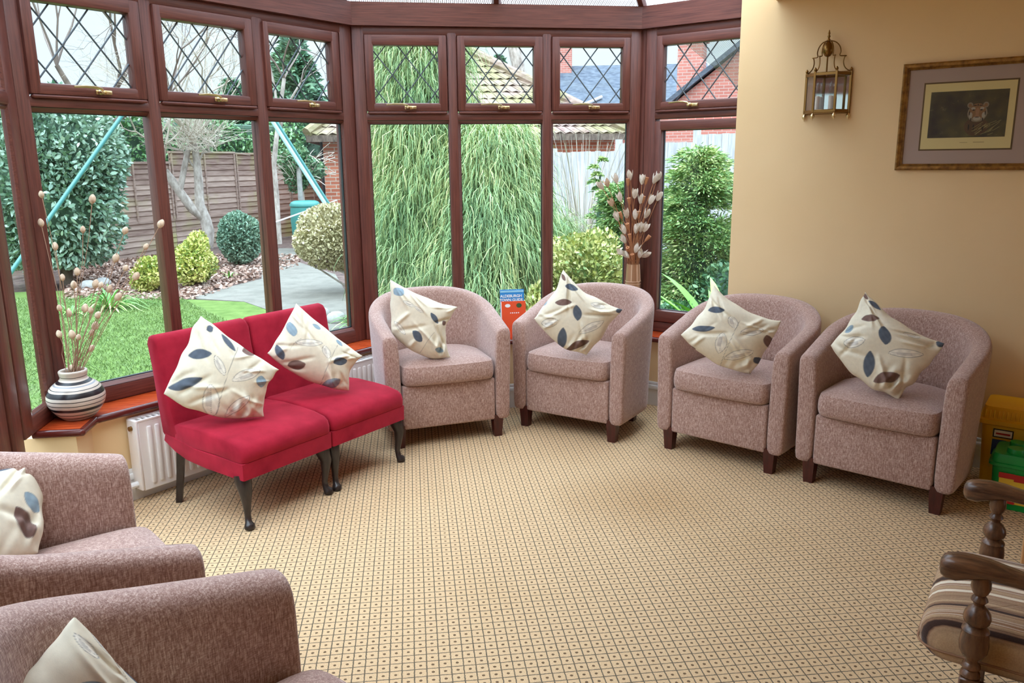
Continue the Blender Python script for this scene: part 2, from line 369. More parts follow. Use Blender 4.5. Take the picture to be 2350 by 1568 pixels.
MAT['butt'] = new_mat('green_water_butt', srgb(66, 140, 132), 0.45); MAT['black_plastic'] = new_mat('black_plastic', srgb(42, 40, 46), 0.4); MAT['white_plastic'] = new_mat('white_plastic', srgb(232, 232, 232), 0.4)
MAT['stone'] = m_ground('grey_stone', srgb(150, 146, 144), srgb(190, 186, 180), 9, 0.3)

# ================================================================== SETTING: floor, walls, roof
def ccw(pts):
    a = sum(pts[i][0] * pts[(i + 1) % len(pts)][1] - pts[(i + 1) % len(pts)][0] * pts[i][1] for i in range(len(pts)))
    return pts if a > 0 else pts[::-1]
Wp = [W(s, 0.18, 0) for s in (0.716, 6.6)]
ROOM = [(X0 - 0.05, -2.0), (X0 - 0.05, 3.70), (B_F.x - 0.02, B_F.y + 0.05), (C_F.x + 0.02, C_F.y + 0.05), tuple(W(0.72, -0.02, 0)[:2]), (Wp[1].x, Wp[1].y), (Wp[1].x, -2.0)]
f = MB().prism(ccw(ROOM), -0.12, 0.0).build('floor', MAT['carpet']); struct(f)

# dwarf wall pieces under the glazing (inner faces), with the sill board on top
def facet_M(base, e, n): return Matrix(((e.x, -n.x, 0, base.x), (e.y, -n.y, 0, base.y), (0, 0, 1, 0), (0, 0, 0, 1)))
M1, M2, M3 = facet_M(BP, E1, N1), facet_M(BP, E2, N2), facet_M(CP, E3, N3)
def isect(p, d, q, e):
    k = d.x * e.y - d.y * e.x; w = q - p; return p + d * ((w.x * e.y - w.y * e.x) / k)
def offset_corners(o):  # o: inward distance from the frame fronts; corner points F0end, A, B, C, wall
    q = [A_F + Vector((o, 0, 0)), B_F + N1 * o, B_F + N2 * o, C_F + N3 * o]
    p0 = Vector((X0 + o, 3.415, 0)); a = isect(q[0], Vector((0, 1, 0)), q[1], E1); b = isect(q[1], E1, q[2], E2); c = isect(q[2], E2, q[3], E3)
    d = c + E3 * ((W(0.716, 0, 0) - c).dot(E3)); return [p0, a, b, c, d]
inner, outer, front = offset_corners(0.142), offset_corners(-0.20), offset_corners(0.166)
poly = [tuple(p[:2]) for p in inner] + [tuple(p[:2]) for p in reversed(outer)]
for i, nm in enumerate(('wall_door_side', 'wall_left', 'wall_back', 'wall_right_under_window')):
    q = [inner[i], inner[i + 1], outer[i + 1], outer[i]]
    z0 = MB().prism(ccw([tuple(p[:2]) for p in q]), -0.16, SILL_Z - 0.03).build(nm, MAT['wall']); struct(z0)
wall = MB()
wall.span((0.716, -0.18, -0.16), (6.6, -0.035, 2.62), 0.0, M3)
wall.span((0.86, -0.035, -0.16), (6.6, 0.12, 2.62), 0.0, M3)
struct(wall.build('wall_right', MAT['wall']))
struct(MB().span((X0 - 0.1, -2.1, -0.12), (6.2, -2.0, 2.6)).build('wall_behind', MAT['wall']))
struct(MB().span((X0 - 0.15, -2.0, -0.12), (X0, 1.0, 2.6)).build('wall_door_far', MAT['wall']))
# sill boards with rounded nosing
back = offset_corners(-0.02)
for i in range(4):
    q = [front[i], front[i + 1], back[i + 1], back[i]]
    s = MB().prism(ccw([tuple(p[:2]) for p in q]), SILL_Z - 0.03, SILL_Z).build('trim_%d' % (i + 1), MAT['sill']); struct(s)
    e = (front[i + 1] - front[i]).normalized()
    pts = [front[i] + Vector((0, 0, SILL_Z - 0.0135)), front[i + 1] + Vector((0, 0, SILL_Z - 0.0135))]
    nz = MB().tube(pts, 0.0165, 12); 
    if i == 0: nz.tube([Vector((X0 - 0.02, 3.415, SILL_Z - 0.0135)), front[0] + Vector((0, 0, SILL_Z - 0.0135))], 0.0165, 12).ball(tuple(pts[0]), 0.0165, 6)
    nz.ball(tuple(pts[1]), 0.0165, 6)
    nz.build('sill_nosing', MAT['nosing'], s, smooth=40)
# skirting boards
def skirt(nm, p, q, n):
    d = (q - p); ln = d.length; e = d.normalized(); M = facet_M(p, e, n)
    b = MB().span((0, -0.018, 0), (ln, 0, 0.115), 0.0, M).span((0, -0.024, 0.1), (ln, 0, 0.13), 0.006, M, 2).span((0, -0.014, 0.125), (ln, 0, 0.15), 0.005, M, 2)
    return struct(b.build(nm, MAT['white_paint'], smooth=35))
skirt('baseboard_back', inner[2], inner[3], N2); skirt('baseboard_window', inner[3], inner[4], N3); skirt('baseboard_right', W(0.716, 0.18, 0), W(6.5, 0.18, 0), N3)
skirt('baseboard_left', inner[1], inner[2], N1)

# ring beam above the frames
zb0, zb1 = 2.253, 2.378
ob, ib = offset_corners(-0.14), offset_corners(0.028)
ends = [Vector((X0, -0.2, 0))]
for i in range(4):
    q = [ib[i], ib[i + 1], ob[i + 1], ob[i]]
    if i == 0: q = [Vector((ib[0].x, -0.3, 0)), ib[1], ob[1], Vector((ob[0].x, -0.3, 0))]
    if i == 3: q = [ib[3], ib[4] + E3 * 0.12, ob[4] + E3 * 0.12, ob[3]]
    bm_ = MB().prism(ccw([tuple(p[:2]) for p in q]), zb0, zb1)
    Mf = (facet_M(Vector((X0, 0, 0)), Vector((0, 1, 0)), Vector((1, 0, 0))), M1, M2, M3)[i]; bm_.v = [Mf.inverted() @ p for p in bm_.v]
    struct(bm_.build('trim_%d' % (5 + i), MAT['frame_h'], M=Mf))
# solid ceiling of the house part, and the polycarbonate bay roof
P0, P1_ = W(0.905, 0.18, 2.288), Vector((X0 + 0.0, 0.2, 2.288))
cp = [tuple(W(0.905, 0.10, 0)[:2]), tuple(W(6.6, 0.10, 0)[:2]), (Wp[1].x, -2.0), (X0 - 0.1, -2.0), (X0 - 0.1, 0.2)]
struct(MB().prism(ccw(cp), 2.288, 2.42).build('ceiling', MAT['wall']))
hub = Vector(((P0.x + P1_.x) / 2, (P0.y + P1_.y) / 2, 3.05))
ring = [Vector((X0 - 0.1, 0.2, zb1)), ob[1].copy(), ob[2].copy(), ob[3].copy(), ob[4] + E3 * 0.2, W(0.905, 0.10, zb1)]
for r_ in ring: r_.z = zb1 + 0.004
rf = MB()
for i in range(len(ring) - 1): rf.add([ring[i], ring[i + 1], hub], [(0, 1, 2)])
roof = struct(rf.build('ceiling_glazed_roof', MAT['poly']))
rb = MB()
for i in range(1, 4):
    a, b = ring[i] - Vector((0, 0, 0.004)), ring[i + 1] - Vector((0, 0, 0.004)); e = b - a; ln = e.length; e = e / ln; hv = hub - a; fh = hv.dot(e) / ln; perp = hv - e * hv.dot(e)
    k = 1
    while k * 0.0115 < ln - 0.01:
        f_ = k * 0.0115 / ln; g_ = min(f_ / fh, (1 - f_) / (1 - fh)) * 0.97; p = a + e * (k * 0.0115); q = p + perp * g_; w_ = e * 0.0022; rb.add([p - w_, p + w_, q + w_, q - w_], [(0, 1, 2, 3)]); k += 1
rb.build('panel_rib', MAT['stone_grey'], roof)
gb = MB()
for p in (ring[1], (ring[1] + ring[2]) / 2, ring[2], (ring[2] + ring[3]) / 2, ring[3], ring[4], ring[0]):
    d = (hub - p); q = p + d * 0.02
    gb.tube([p - Vector((0, 0, 0.02)), hub - Vector((0, 0, 0.03))], 0.028, 6)
gb.build('glazing_bar', MAT['frame_h'], roof)
struct(MB().add([P0, P1_, hub, P0 + Vector((0.02, -0.02, 0)), P1_ + Vector((0.02, -0.02, 0)), hub + Vector((0.02, -0.02, 0))],
    [(0, 1, 2), (5, 4, 3), (0, 2, 5, 3), (1, 4, 5, 2)]).build('wall_gable', MAT['wall']))

# ================================================================== WINDOWS
def lattice_strips(mb, x0, x1, z0, z1, y, px=0.162, pz=0.205, w=0.0075):
    cx, cz = (x0 + x1) / 2, (z0 + z1) / 2
    for sgn in (1, -1):
        for k in range(-8, 9):
            # line: (x-cx)/px - sgn*(z-cz)/pz = k + .5
            pts = []
            for zz in (z0, z1):
                xx = cx + px * (k + 0.5 + sgn * (zz - cz) / pz); pts.append((xx, zz))
            (xa, za), (xb, zb) = pts
            t0, t1 = 0.0, 1.0; dx = xb - xa
            lo, hi = (x0 - xa) / dx, (x1 - xa) / dx
            if lo > hi: lo, hi = hi, lo
            t0, t1 = max(t0, lo), min(t1, hi)
            if t1 - t0 < 0.02: continue
            a = Vector((xa + dx * t0, y, za + (zb - za) * t0)); b = Vector((xa + dx * t1, y, za + (zb - za) * t1))
            mb.tube([a, b], w / 2, 6)
def ring_frame(x0, x1, z0, z1, wl, wr, wb, wt, yf, yb, bev=0.008):
    v = MB().span((x0, yf, z0), (x0 + wl, yb, z1), bev, seg=2).span((x1 - wr, yf, z0), (x1, yb, z1), bev, seg=2)
    h = MB().span((x0 + wl * 0.2, yf + 0.0004, z0), (x1 - wr * 0.2, yb, z0 + wb), bev, seg=2).span((x0 + wl * 0.2, yf + 0.0004, z1 - wt), (x1 - wr * 0.2, yb, z1), bev, seg=2)
    return v, h
def bead(mb, x0, x1, z0, z1, yf, yg, wo):     # sloping glazing bead round a pane opening (x0..z1 = glass edge)
    o = [(x0 - wo, z0 - wo), (x1 + wo, z0 - wo), (x1 + wo, z1 + wo), (x0 - wo, z1 + wo)]; i_ = [(x0, z0), (x1, z0), (x1, z1), (x0, z1)]
    vs = [(a, yf, b) for a, b in o] + [(a, yg - 0.004, b) for a, b in i_] + [(a, yg, b) for a, b in i_]
    fs = []
    for k in range(4):
        j = (k + 1) % 4; fs += [(k, j, 4 + j, 4 + k), (4 + k, 4 + j, 8 + j, 8 + k)]
    mb.add(vs, fs)
def pane_mesh(x0, x1, z0, z1, y): return MB().span((x0, y, z0), (x1, y + 0.004, z1))
def spacer(mb, x0, x1, z0, z1, y, d=0.016, t=0.006):
    for a, b in (((x0, y, z0), (x0 + t, y + d, z1)), ((x1 - t, y, z0), (x1, y + d, z1)), ((x0, y, z0), (x1, y + d, z0 + t)), ((x0, y, z1 - t), (x1, y + d, z1))): mb.span(a, b)
def make_handle(parent, x, z, yf):
    h = MB()
    h.span((-0.018, yf - 0.006, -0.010), (0.05, yf, 0.010), 0.004, seg=2)
    h.lathe([(0.0, 0), (0.012, 0.001), (0.013, 0.008), (0.009, 0.016), (0.011, 0.022), (0.008, 0.03), (0, 0.032)], 12, Matrix.Translation((0.0, yf - 0.004, 0)) @ Matrix.Rotation(PI / 2, 4, 'X'))
    h.tube([(0.004, yf - 0.026, 0.0), (-0.006, yf - 0.032, 0.012), (-0.03, yf - 0.034, 0.017), (-0.075, yf - 0.034, 0.018), (-0.122, yf - 0.032, 0.014)], [0.007, 0.0075, 0.007, 0.0065, 0.005], 8, flat=0.8)
    h.span((0.022, yf - 0.014, -0.009), (0.05, yf - 0.004, 0.009), 0.004, seg=2)
    o = h.build('handle', MAT['brass'], parent, smooth=40, loc=(x, 0, z)); return o

Z_HEAD, Z_UT, Z_UB, Z_TR0, Z_TR1, Z_GT, Z_GB = 2.255, 2.149, 1.832, 1.734, 1.785, 1.7165, 0.525
def build_window(name, M, yf, jl, jr, mull, lowers, uppers, sashes, lower_sash=None, gb=Z_GB, gt=Z_GT, handle_off=0.0):
    """local x along the facet, y outwards, z up; yf = front face of the fixed frame"""
    root = empty(name, M=M); struct(root)
    yg = yf + 0.024; yb = yf + 0.07
    v = MB(); h = MB()
    v.span((jl[0], yf, SILL_Z), (jl[1], yb, Z_HEAD), 0.006, seg=2).span((jr[0], yf, SILL_Z), (jr[1], yb, Z_HEAD), 0.006, seg=2)
    for a, b in mull: v.span((a, yf - 0.002, SILL_Z + 0.03), (b, yb, Z_HEAD - 0.03), 0.010, seg=2)
    v.build('frame_upright', MAT['frame_v'], root, smooth=35)
    xs = [jl[1]] + [q for m in mull for q in m] + [jr[0]]
    for k in range(0, len(xs), 2):
        h.span((xs[k] - 0.012, yf + 0.0006, Z_TR0), (xs[k + 1] + 0.012, yb, Z_TR1 - 0.008), 0.008, seg=2)
    h.span((jl[0] + 0.01, yf + 0.0006, SILL_Z), (jr[1] - 0.01, yb, gb - 0.016 if not lower_sash else 0.50), 0.008, seg=2)
    h.span((jl[0] + 0.01, yf + 0.0006, Z_HEAD - 0.05), (jr[1] - 0.01, yb, Z_HEAD), 0.008, seg=2)
    h.build('frame_rail', MAT['frame_h'], root, smooth=35)
    # slim sloping drip strip under each opening light
    for (a, b), (x0, x1) in zip(uppers, sashes):
        ys = yf - 0.016
        sv, sh = ring_frame(x0, x1, Z_TR1, Z_HEAD - 0.048, a - x0, x1 - b, Z_UB - Z_TR1, Z_HEAD - 0.048 - Z_UT, ys, yf + 0.045)
        s = sv.build('sash', MAT['frame_v'], root, smooth=35)
        bead(sh, a, b, Z_UB, Z_UT, ys + 0.006, yg, 0.010)
        sh.build('sash_rail', MAT['frame_h'], s, smooth=35)
        pane_mesh(a - 0.005, b + 0.005, Z_UB - 0.005, Z_UT + 0.005, yg).build('pane', MAT['glass'], s)
        lt = MB(); lattice_strips(lt, a, b, Z_UB, Z_UT, yg - 0.001); lt.build('lead_lattice', MAT['lead'], s)
        make_handle(s, (x0 + x1) / 2 + 0.0 + handle_off, Z_UB - 0.026, ys)
        MB().span((x0 + 0.004, yf - 0.020, Z_TR1 - 0.014), (x1 - 0.004, yf + 0.01, Z_TR1 - 0.001), 0.005).build('drip_bar', MAT['frame_h'], s, smooth=35)
    for a, b in lowers:
        if lower_sash:
            x0, x1 = lower_sash; ys = yf - 0.012
            sv, sh = ring_frame(x0, x1, 0.502, 1.722, a - x0, x1 - b, gb - 0.502, 1.722 - gt, ys, yf + 0.045)
            s = sv.build('casement', MAT['frame_v'], root, smooth=35)
            bead(sh, a, b, gb, gt, ys + 0.006, yg, 0.012); sh.build('casement_rail', MAT['frame_h'], s, smooth=35)
            p = s
        else:
            bd = MB(); bead(bd, a, b, gb, gt, yf + 0.002, yg, 0.016); bd.build('glazing_bead', MAT['frame_h'], root, smooth=35); p = root
        pane_mesh(a - 0.005, b + 0.005, gb - 0.005, gt + 0.005, yg).build('pane', MAT['glass'], p)
        sp = MB(); spacer(sp, a - 0.003, b + 0.003, gb - 0.003, gt + 0.003, yg + 0.005); sp.build('gasket', MAT['spacer'], p)
    return root
build_window('window_2', M1, -0.05, (-1.806, -1.750), (-0.066, 0.034), [(-1.243, -1.183), (-0.648, -0.582)],
    [(-1.748, -1.234), (-1.182, -0.645), (-0.581, -0.068)], [(-1.706, -1.302), (-1.144, -0.706), (-0.555, -0.140)], [(-1.752, -1.248), (-1.184, -0.655), (-0.590, -0.085)], handle_off=0.03)
build_window('window_3', M2, -0.03, (0.0525, 0.122), (1.690, 1.757), [(0.592, 0.650), (1.153, 1.210)],
    [(0.133, 0.593), (0.662, 1.153), (1.221, 1.681)], [(0.172, 0.540), (0.698, 1.1005), (1.259, 1.638)], [(0.122, 0.590), (0.650, 1.155), (1.210, 1.688)], handle_off=0.0)
build_window('window_4', M3, -0.005, (0.066, 0.140), (0.800, 0.855), [], [(0.188, 0.745)], [(0.188, 0.745)], [(0.142, 0.800)], lower_sash=(0.142, 0.800), gb=0.574, gt=1.667, handle_off=-0.1)
# narrow side light beside the door, and the door itself
M0 = facet_M(Vector((X0, 0, 0)), Vector((0, 1, 0)), Vector((1, 0, 0)))   # local x = +Y, y = -X outward
r0 = empty('window_1', M=M0); struct(r0)
v = MB().span((3.30, 0, SILL_Z), (3.385, 0.036, Z_HEAD), 0.008, seg=2).span((3.565, 0, SILL_Z), (3.648, 0.036, Z_HEAD), 0.008, seg=2); v.build('frame_upright', MAT['frame_v'], r0, smooth=35)
h = MB().span((3.36, 0.0006, SILL_Z), (3.60, 0.036, 0.51), 0.008, seg=2).span((3.36, 0.0006, Z_HEAD - 0.05), (3.60, 0.036, Z_HEAD), 0.008, seg=2).span((3.36, 0.0006, Z_TR0), (3.60, 0.036, Z_TR1), 0.008, seg=2); h.build('frame_rail', MAT['frame_h'], r0, smooth=35)
for z0, z1 in ((0.525, Z_GT), (Z_TR1 + 0.015, 2.19)):
    bd = MB(); bead(bd, 3.40, 3.55, z0, z1, 0.002, 0.014, 0.010); bd.build('glazing_bead', MAT['frame_h'], r0, smooth=35)
    pane_mesh(3.395, 3.555, z0 - 0.005, z1 + 0.005, 0.014).build('pane', MAT['glass'], r0)
# corner posts between the facets
def post(nm, pts):
    struct(MB().prism(ccw([tuple(p[:2]) for p in pts]), SILL_Z, Z_HEAD).build(nm, MAT['frame_v']))
for i, (p, na, nb) in enumerate(((A_F, Vector((1, 0, 0)), N1), (B_F, N1, N2), (C_F, N2, N3))):
    ea = Vector((na.y, -na.x, 0)); ea = -ea; eb = -Vector((nb.y, -nb.x, 0))
    post('trim_%d' % (9 + i), [p - na * 0.012 - ea * 0.02, p - (na + nb) * 0.008, p - nb * 0.012 + eb * 0.02, p - nb * 0.1 + eb * 0.03, p - (na + nb) * (0.03 if i == 0 else 0.08), p - na * (0.034 if i == 0 else 0.1) - ea * (0.0 if i == 0 else 0.03)])
d = empty('door_1', M=M0); struct(d)
dv = MB().span((3.215, 0.0, 0), (3.29, 0.07, Z_HEAD), 0.008, seg=2).span((1.0, 0.0, 0), (1.08, 0.07, Z_HEAD), 0.008, seg=2); dv.build('door_frame', MAT['frame_v'], d, smooth=35)
MB().span((1.0, 0.001, Z_HEAD - 0.06), (3.28, 0.07, Z_HEAD), 0.008, seg=2).build('door_head', MAT['frame_h'], d, smooth=35)
for x0, x1 in ((1.085, 2.14), (2.15, 3.205)):
    sv, sh = ring_frame(x0, x1, 0.02, Z_HEAD - 0.065, 0.09, 0.09, 0.16, 0.09, 0.012, 0.06)
    lf = sv.build('door_leaf', MAT['frame_v'], d, smooth=35); sh.span((x0 + 0.05, 0.0126, 0.62), (x1 - 0.05, 0.06, 0.70), 0.008).build('leaf_rail', MAT['frame_h'], lf, smooth=35)
    for z0, z1 in ((0.17, 0.63), (0.69, 2.1)): pane_mesh(x0 + 0.08, x1 - 0.08, z0, z1, 0.036).build('pane', MAT['glass'], lf)

# ================================================================== TUB CHAIRS
def tub_shell_mesh():
    aw, ry, ys, hw = 0.302, 0.240, 0.29, 0.043          # half width of the path, back radius, start of the curve, half thickness
    path = [(-aw, y) for y in (0.0, 0.006, 0.02, 0.05, 0.12, 0.2, 0.27)]
    for k in range(1, 24):
        a = PI - PI * k / 24; c, s_ = math.cos(a), math.sin(a)
        path.append((aw * math.copysign(abs(c) ** 0.92, c), ys + ry * abs(s_) ** 0.92))
    path += [(aw, y) for y in (0.27, 0.2, 0.12, 0.05, 0.02, 0.006, 0.0)]
    shrink = {0: 0.72, 1: 0.93, 2: 1.0}
    n = len(path); mb = MB(); m = 0
    for i, (x, y) in enumerate(path):
        p = Vector((x, y, 0)); t = (Vector(path[min(i + 1, n - 1)] + (0,)) - Vector(path[max(i - 1, 0)] + (0,))).normalized()
        if i in (0, 1): t = Vector((0, 1, 0))
        if i in (n - 1, n - 2): t = Vector((0, -1, 0))
        out = Vector((-t.y, t.x, 0))
        tt = min(1, max(0, y / 0.53)); e_ = min(1, max(0, (y - 0.28) / 0.25)); hgt = 0.612 + 0.24 * min(y, 0.53) + 0.043 * e_ * e_ * (3 - 2 * e_)
        sh = shrink.get(i, shrink.get(n - 1 - i, 1.0)); w = hw * sh
        lift = (1 - sh) * 0.03
        zb = 0.10 + lift * 0.6; top = hgt - lift
        lean = 0.012 + 0.02 * min(1, max(0, y / 0.5))
        prof = [(0.8, zb), (1.0, zb + 0.02), (1.0, 0.26), (1.0, 0.44), (1.0, top - 0.05), (0.96, top - 0.022), (0.78, top - 0.007), (0.4, top), (-0.1, top), (-0.55, top - 0.006), (-0.86, top - 0.022), (-1.0, top - 0.05), (-1.0, 0.47), (-1.0, 0.36), (-1.0, 0.13), (-0.8, zb)]
        for o, z in prof:
            k = max(0, z - 0.25) / 0.5
            mb.v.append(p + out * (o * w + lean * k) + Vector((0, 0, z)))
        m = len(prof)
    for i in range(n - 1):
        for k in range(m):
            mb.f.append((i * m + k, i * m + (k + 1) % m, (i + 1) * m + (k + 1) % m, (i + 1) * m + k))
    mb.f.append(tuple(range(m - 1, -1, -1))); q = (n - 1) * m; mb.f.append(tuple(q + k for k in range(m)))
    return mb
def d_outline(x, yf, ys, ry, n_arc=18, bow=0.012, rc=0.05):
    pts = []
    for k in range(9):
        u = -1 + 2 * k / 8; pts.append((x * u * 0.86, yf - bow * (1 - u * u)))
    pts += [(x * 0.95, yf + rc * 0.22), (x, yf + rc * 0.9), (x, yf + 0.14), (x, ys)]
    for k in range(1, n_arc):
        a = PI * k / n_arc; c, s_ = math.cos(a), math.sin(a)
        pts.append((x * math.copysign(abs(c) ** 0.85, c), ys + ry * abs(s_) ** 0.85))
    pts += [(-x, ys), (-x, yf + 0.14), (-x, yf + rc * 0.9), (-x * 0.95, yf + rc * 0.22)]
    return pts
def seat_cushion_mesh():
    mb = MB(); rings = [(-0.02, 0.338), (0.0, 0.342), (0.009, 0.36), (0.012, 0.392), (0.008, 0.425), (0.001, 0.440), (0.003, 0.4435), (-0.004, 0.445), (-0.02, 0.452), (-0.06, 0.463), (-0.12, 0.470)]
    o = d_outline(0.250, -0.012, 0.28, 0.19); c = Vector((0, 0.22, 0)); n = len(o)
    for ins, z in rings:
        for x, y in o:
            d = Vector((x, y, 0)) - c; q = c + d * (1 + ins / d.length); mb.v.append(Vector((q.x, q.y, z)))
    for i in range(len(rings) - 1):
        for k in range(n): mb.f.append((i * n + k, i * n + (k + 1) % n, (i + 1) * n + (k + 1) % n, (i + 1) * n + k))
    mb.v.append(Vector((0, 0.2, 0.473))); t = len(mb.v) - 1; b = (len(rings) - 1) * n
    for k in range(n): mb.f.append((b + k, b + (k + 1) % n, t))
    mb.f.append(tuple(range(n - 1, -1, -1))); return mb
def make_tub():
    r = empty('tub_chair')
    sh = tub_shell_mesh().build('backrest_and_arms', MAT['chenille'], r, smooth=True)
    s = sh.modifiers.new('smooth', 'SUBSURF'); s.levels = 1; s.render_levels = 1
    bm = bmesh.new(); bmesh.ops.create_grid(bm, x_segments=1, y_segments=1, size=1); bm.free()
    fp = MB().span((-0.257, 0.004, 0.102), (0.257, 0.05, 0.342), 0.012, seg=3).build('front_panel', MAT['chenille'], r, smooth=50)
    base = MB().prism(d_outline(0.262, 0.05, 0.28, 0.205, bow=0.0), 0.13, 0.335).build('seat_base', MAT['chenille'], r)
    sc = seat_cushion_mesh().build('seat_cushion', MAT['chenille'], r, smooth=True)
    s = sc.modifiers.new('smooth', 'SUBSURF'); s.levels = 1; s.render_levels = 1
    for x, y in ((-0.275, 0.035), (0.275, 0.035), (-0.21, 0.43), (0.21, 0.43)):
        lg = MB(); b, t = 0.021, 0.029
        vs = [(x + sx * (b if z == 0 else t), y + sy * (b if z == 0 else t), z) for z in (0, 0.125) for sx, sy in ((-1, -1), (1, -1), (1, 1), (-1, 1))]
        lg.add(vs, [(3, 2, 1, 0), (4, 5, 6, 7), (0, 1, 5, 4), (1, 2, 6, 5), (2, 3, 7, 6), (3, 0, 4, 7)]); lg.build('leg', MAT['mahogany'], r)
    return r
TUBS = [  # mid point of the front legs, turn in degrees, label
    ((0.278, 4.190), 11.5, 'mauve fabric tub chair beside the red seats, its leaf cushion slumped on one arm'),
    ((0.915, 4.215), -40.8, 'mauve fabric tub chair in front of the vase of white dried seed pods'),
    ((1.572, 3.680), -49.0, 'mauve fabric tub chair under the edge where window meets cream wall'),
    ((2.064, 3.128), -49.9, 'mauve fabric tub chair nearest the yellow and green toy tubs'),
    ((-0.610, 2.023), 118.5, 'mauve fabric tub chair near the white radiator and striped vase, cushion on its back'),
    ((-0.030, 1.290), 128.0, 'mauve fabric tub chair in the near left corner, cut off by the photo edge')]
TUB_K = (1, 1, 1, 1, 1.125, 1.125)     # the two by the door are the larger size
tub0 = make_tub()
for i, (p, th, lab) in enumerate(TUBS):
    t = tub0 if i == 0 else copy_tree(tub0)
    t.location = (p[0], p[1], 0); t.rotation_euler = (0, 0, math.radians(th)); t.scale = (TUB_K[i],) * 3
    tag(t, lab, 'armchair', 'mauve tub chairs')

# ================================================================== RED CHAIRS
def smooth_slab(mb, prof, x0, x1, r=0.02):
    """a closed side profile [(y,z)] swept across x with rounded ends"""
    cy = sum(p[0] for p in prof) / len(prof); cz = sum(p[1] for p in prof) / len(prof); n = len(prof); k = 0; o = len(mb.v)
    secs = [(x0, r), (x0 + r * 0.3, r * 0.3), (x0 + r, 0), (x1 - r, 0), (x1 - r * 0.3, r * 0.3), (x1, r)]
    for x, ins in secs:
        for y, z in prof:
            d = Vector((y - cy, z - cz)); ln = d.length; q = d * ((ln - ins) / ln); mb.v.append(Vector((x, cy + q.x, cz + q.y)))
    for i in range(len(secs) - 1):
        for j in range(n): mb.f.append((o + i * n + j, o + i * n + (j + 1) % n, o + (i + 1) * n + (j + 1) % n, o + (i + 1) * n + j))
    mb.f.append(tuple(o + j for j in range(n - 1, -1, -1))); mb.f.append(tuple(o + (len(secs) - 1) * n + j for j in range(n)))
def make_red():
    r = empty('side_chair'); w = 0.2425
    seat = [(-0.028, 0.292), (-0.036, 0.30), (-0.038, 0.33), (-0.03, 0.356), (-0.008, 0.372), (0.06, 0.388), (0.16, 0.398), (0.28, 0.398), (0.40, 0.39), (0.445, 0.385), (0.445, 0.30), (0.30, 0.298), (0.1, 0.294)]
    mb = MB(); smooth_slab(mb, seat[::-1], -w, w, 0.022); mb.build('seat', MAT['velvet'], r, smooth=60)
    rail = [(-0.034, 0.296), (0.10, 0.300), (0.30, 0.306), (0.50, 0.335), (0.515, 0.30), (0.44, 0.262), (0.36, 0.238), (0.22, 0.226), (-0.032, 0.224)]
    mb = MB(); smooth_slab(mb, rail[::-1], -w - 0.002, w + 0.002, 0.008); mb.build('seat_rail', MAT['velvet'], r, smooth=40)
    bk = [(0.405, 0.33), (0.425, 0.40), (0.462, 0.58), (0.492, 0.72), (0.498, 0.752), (0.512, 0.768), (0.535, 0.774), (0.558, 0.768), (0.568, 0.75), (0.555, 0.60), (0.535, 0.46), (0.515, 0.32), (0.46, 0.31)]
    mb = MB(); smooth_slab(mb, bk[::-1], -w, w, 0.018); mb.build('backrest', MAT['velvet'], r, smooth=50)
    for sx in (-1, 1):
        x = sx * (w - 0.028)
        lg = MB(); lg.tube([(x, 0.012, 0.235), (x + sx * 0.004, 0.004, 0.205), (x + sx * 0.008, -0.010, 0.165), (x + sx * 0.004, -0.006, 0.11), (x + sx * 0.0, 0.0, 0.06), (x + sx * 0.002, -0.004, 0.03), (x + sx * 0.006, -0.014, 0.018), (x + sx * 0.007, -0.016, 0.008), (x + sx * 0.007, -0.016, 0.0)],
                 [0.036, 0.034, 0.027, 0.018, 0.0135, 0.0145, 0.022, 0.023, 0.017], 12)
        lg.build('leg', MAT['ebony'], r, smooth=60)
        lg = MB(); lg.tube([(x, 0.43, 0.30), (x, 0.455, 0.16), (x, 0.49, 0.0)], [0.024, 0.021, 0.019], 4); lg.build('leg', MAT['ebony'], r)
    return r
RED_TH = 47.0; rt = math.radians(RED_TH); rx = Vector((math.cos(rt), math.sin(rt), 0)); rm = Vector((-0.330, 3.626, 0))
red0 = make_red(); red0.location = rm - rx * 0.2475; red0.rotation_euler = (0, 0, rt)
tag(red0, 'armless crimson velvet low chair in front of the radiator, nearer the striped vase', 'chair', 'crimson side chairs')
red1 = copy_tree(red0); red1.location = rm + rx * 0.2475
tag(red1, 'armless crimson velvet low chair beside the mauve tub chair, nearer the corner', 'chair', 'crimson side chairs')

# ================================================================== CUSHIONS
CREAM, BLUE, BROWN = np.array(srgb(230, 220, 198)[:3]), np.array(srgb(92, 100, 112)[:3]), np.array(srgb(122, 96, 88)[:3])
LINE, PALE, SKY = np.array(srgb(98, 96, 98)[:3]), np.array(srgb(236, 229, 214)[:3]), np.array(srgb(146, 166, 178)[:3])
def inv_bilinear(P, c):   # c: pixel corners top, right, bottom, left -> (u, v) with t=(0,0), r=(1,0), b=(1,1), l=(0,1)
    t, r, b, l = [np.array(q, float) for q in c]; uv = np.array([0.5, 0.5]); P = np.array(P, float)
    for _ in range(30):
        u, v = uv; F = t * (1 - u) * (1 - v) + r * u * (1 - v) + b * u * v + l * (1 - u) * v - P
        J = np.stack([(r - t) * (1 - v) + (b - l) * v, (l - t) * (1 - u) + (b - r) * u], 1)
        uv = uv - np.linalg.lstsq(J, F, rcond=None)[0]
    return uv
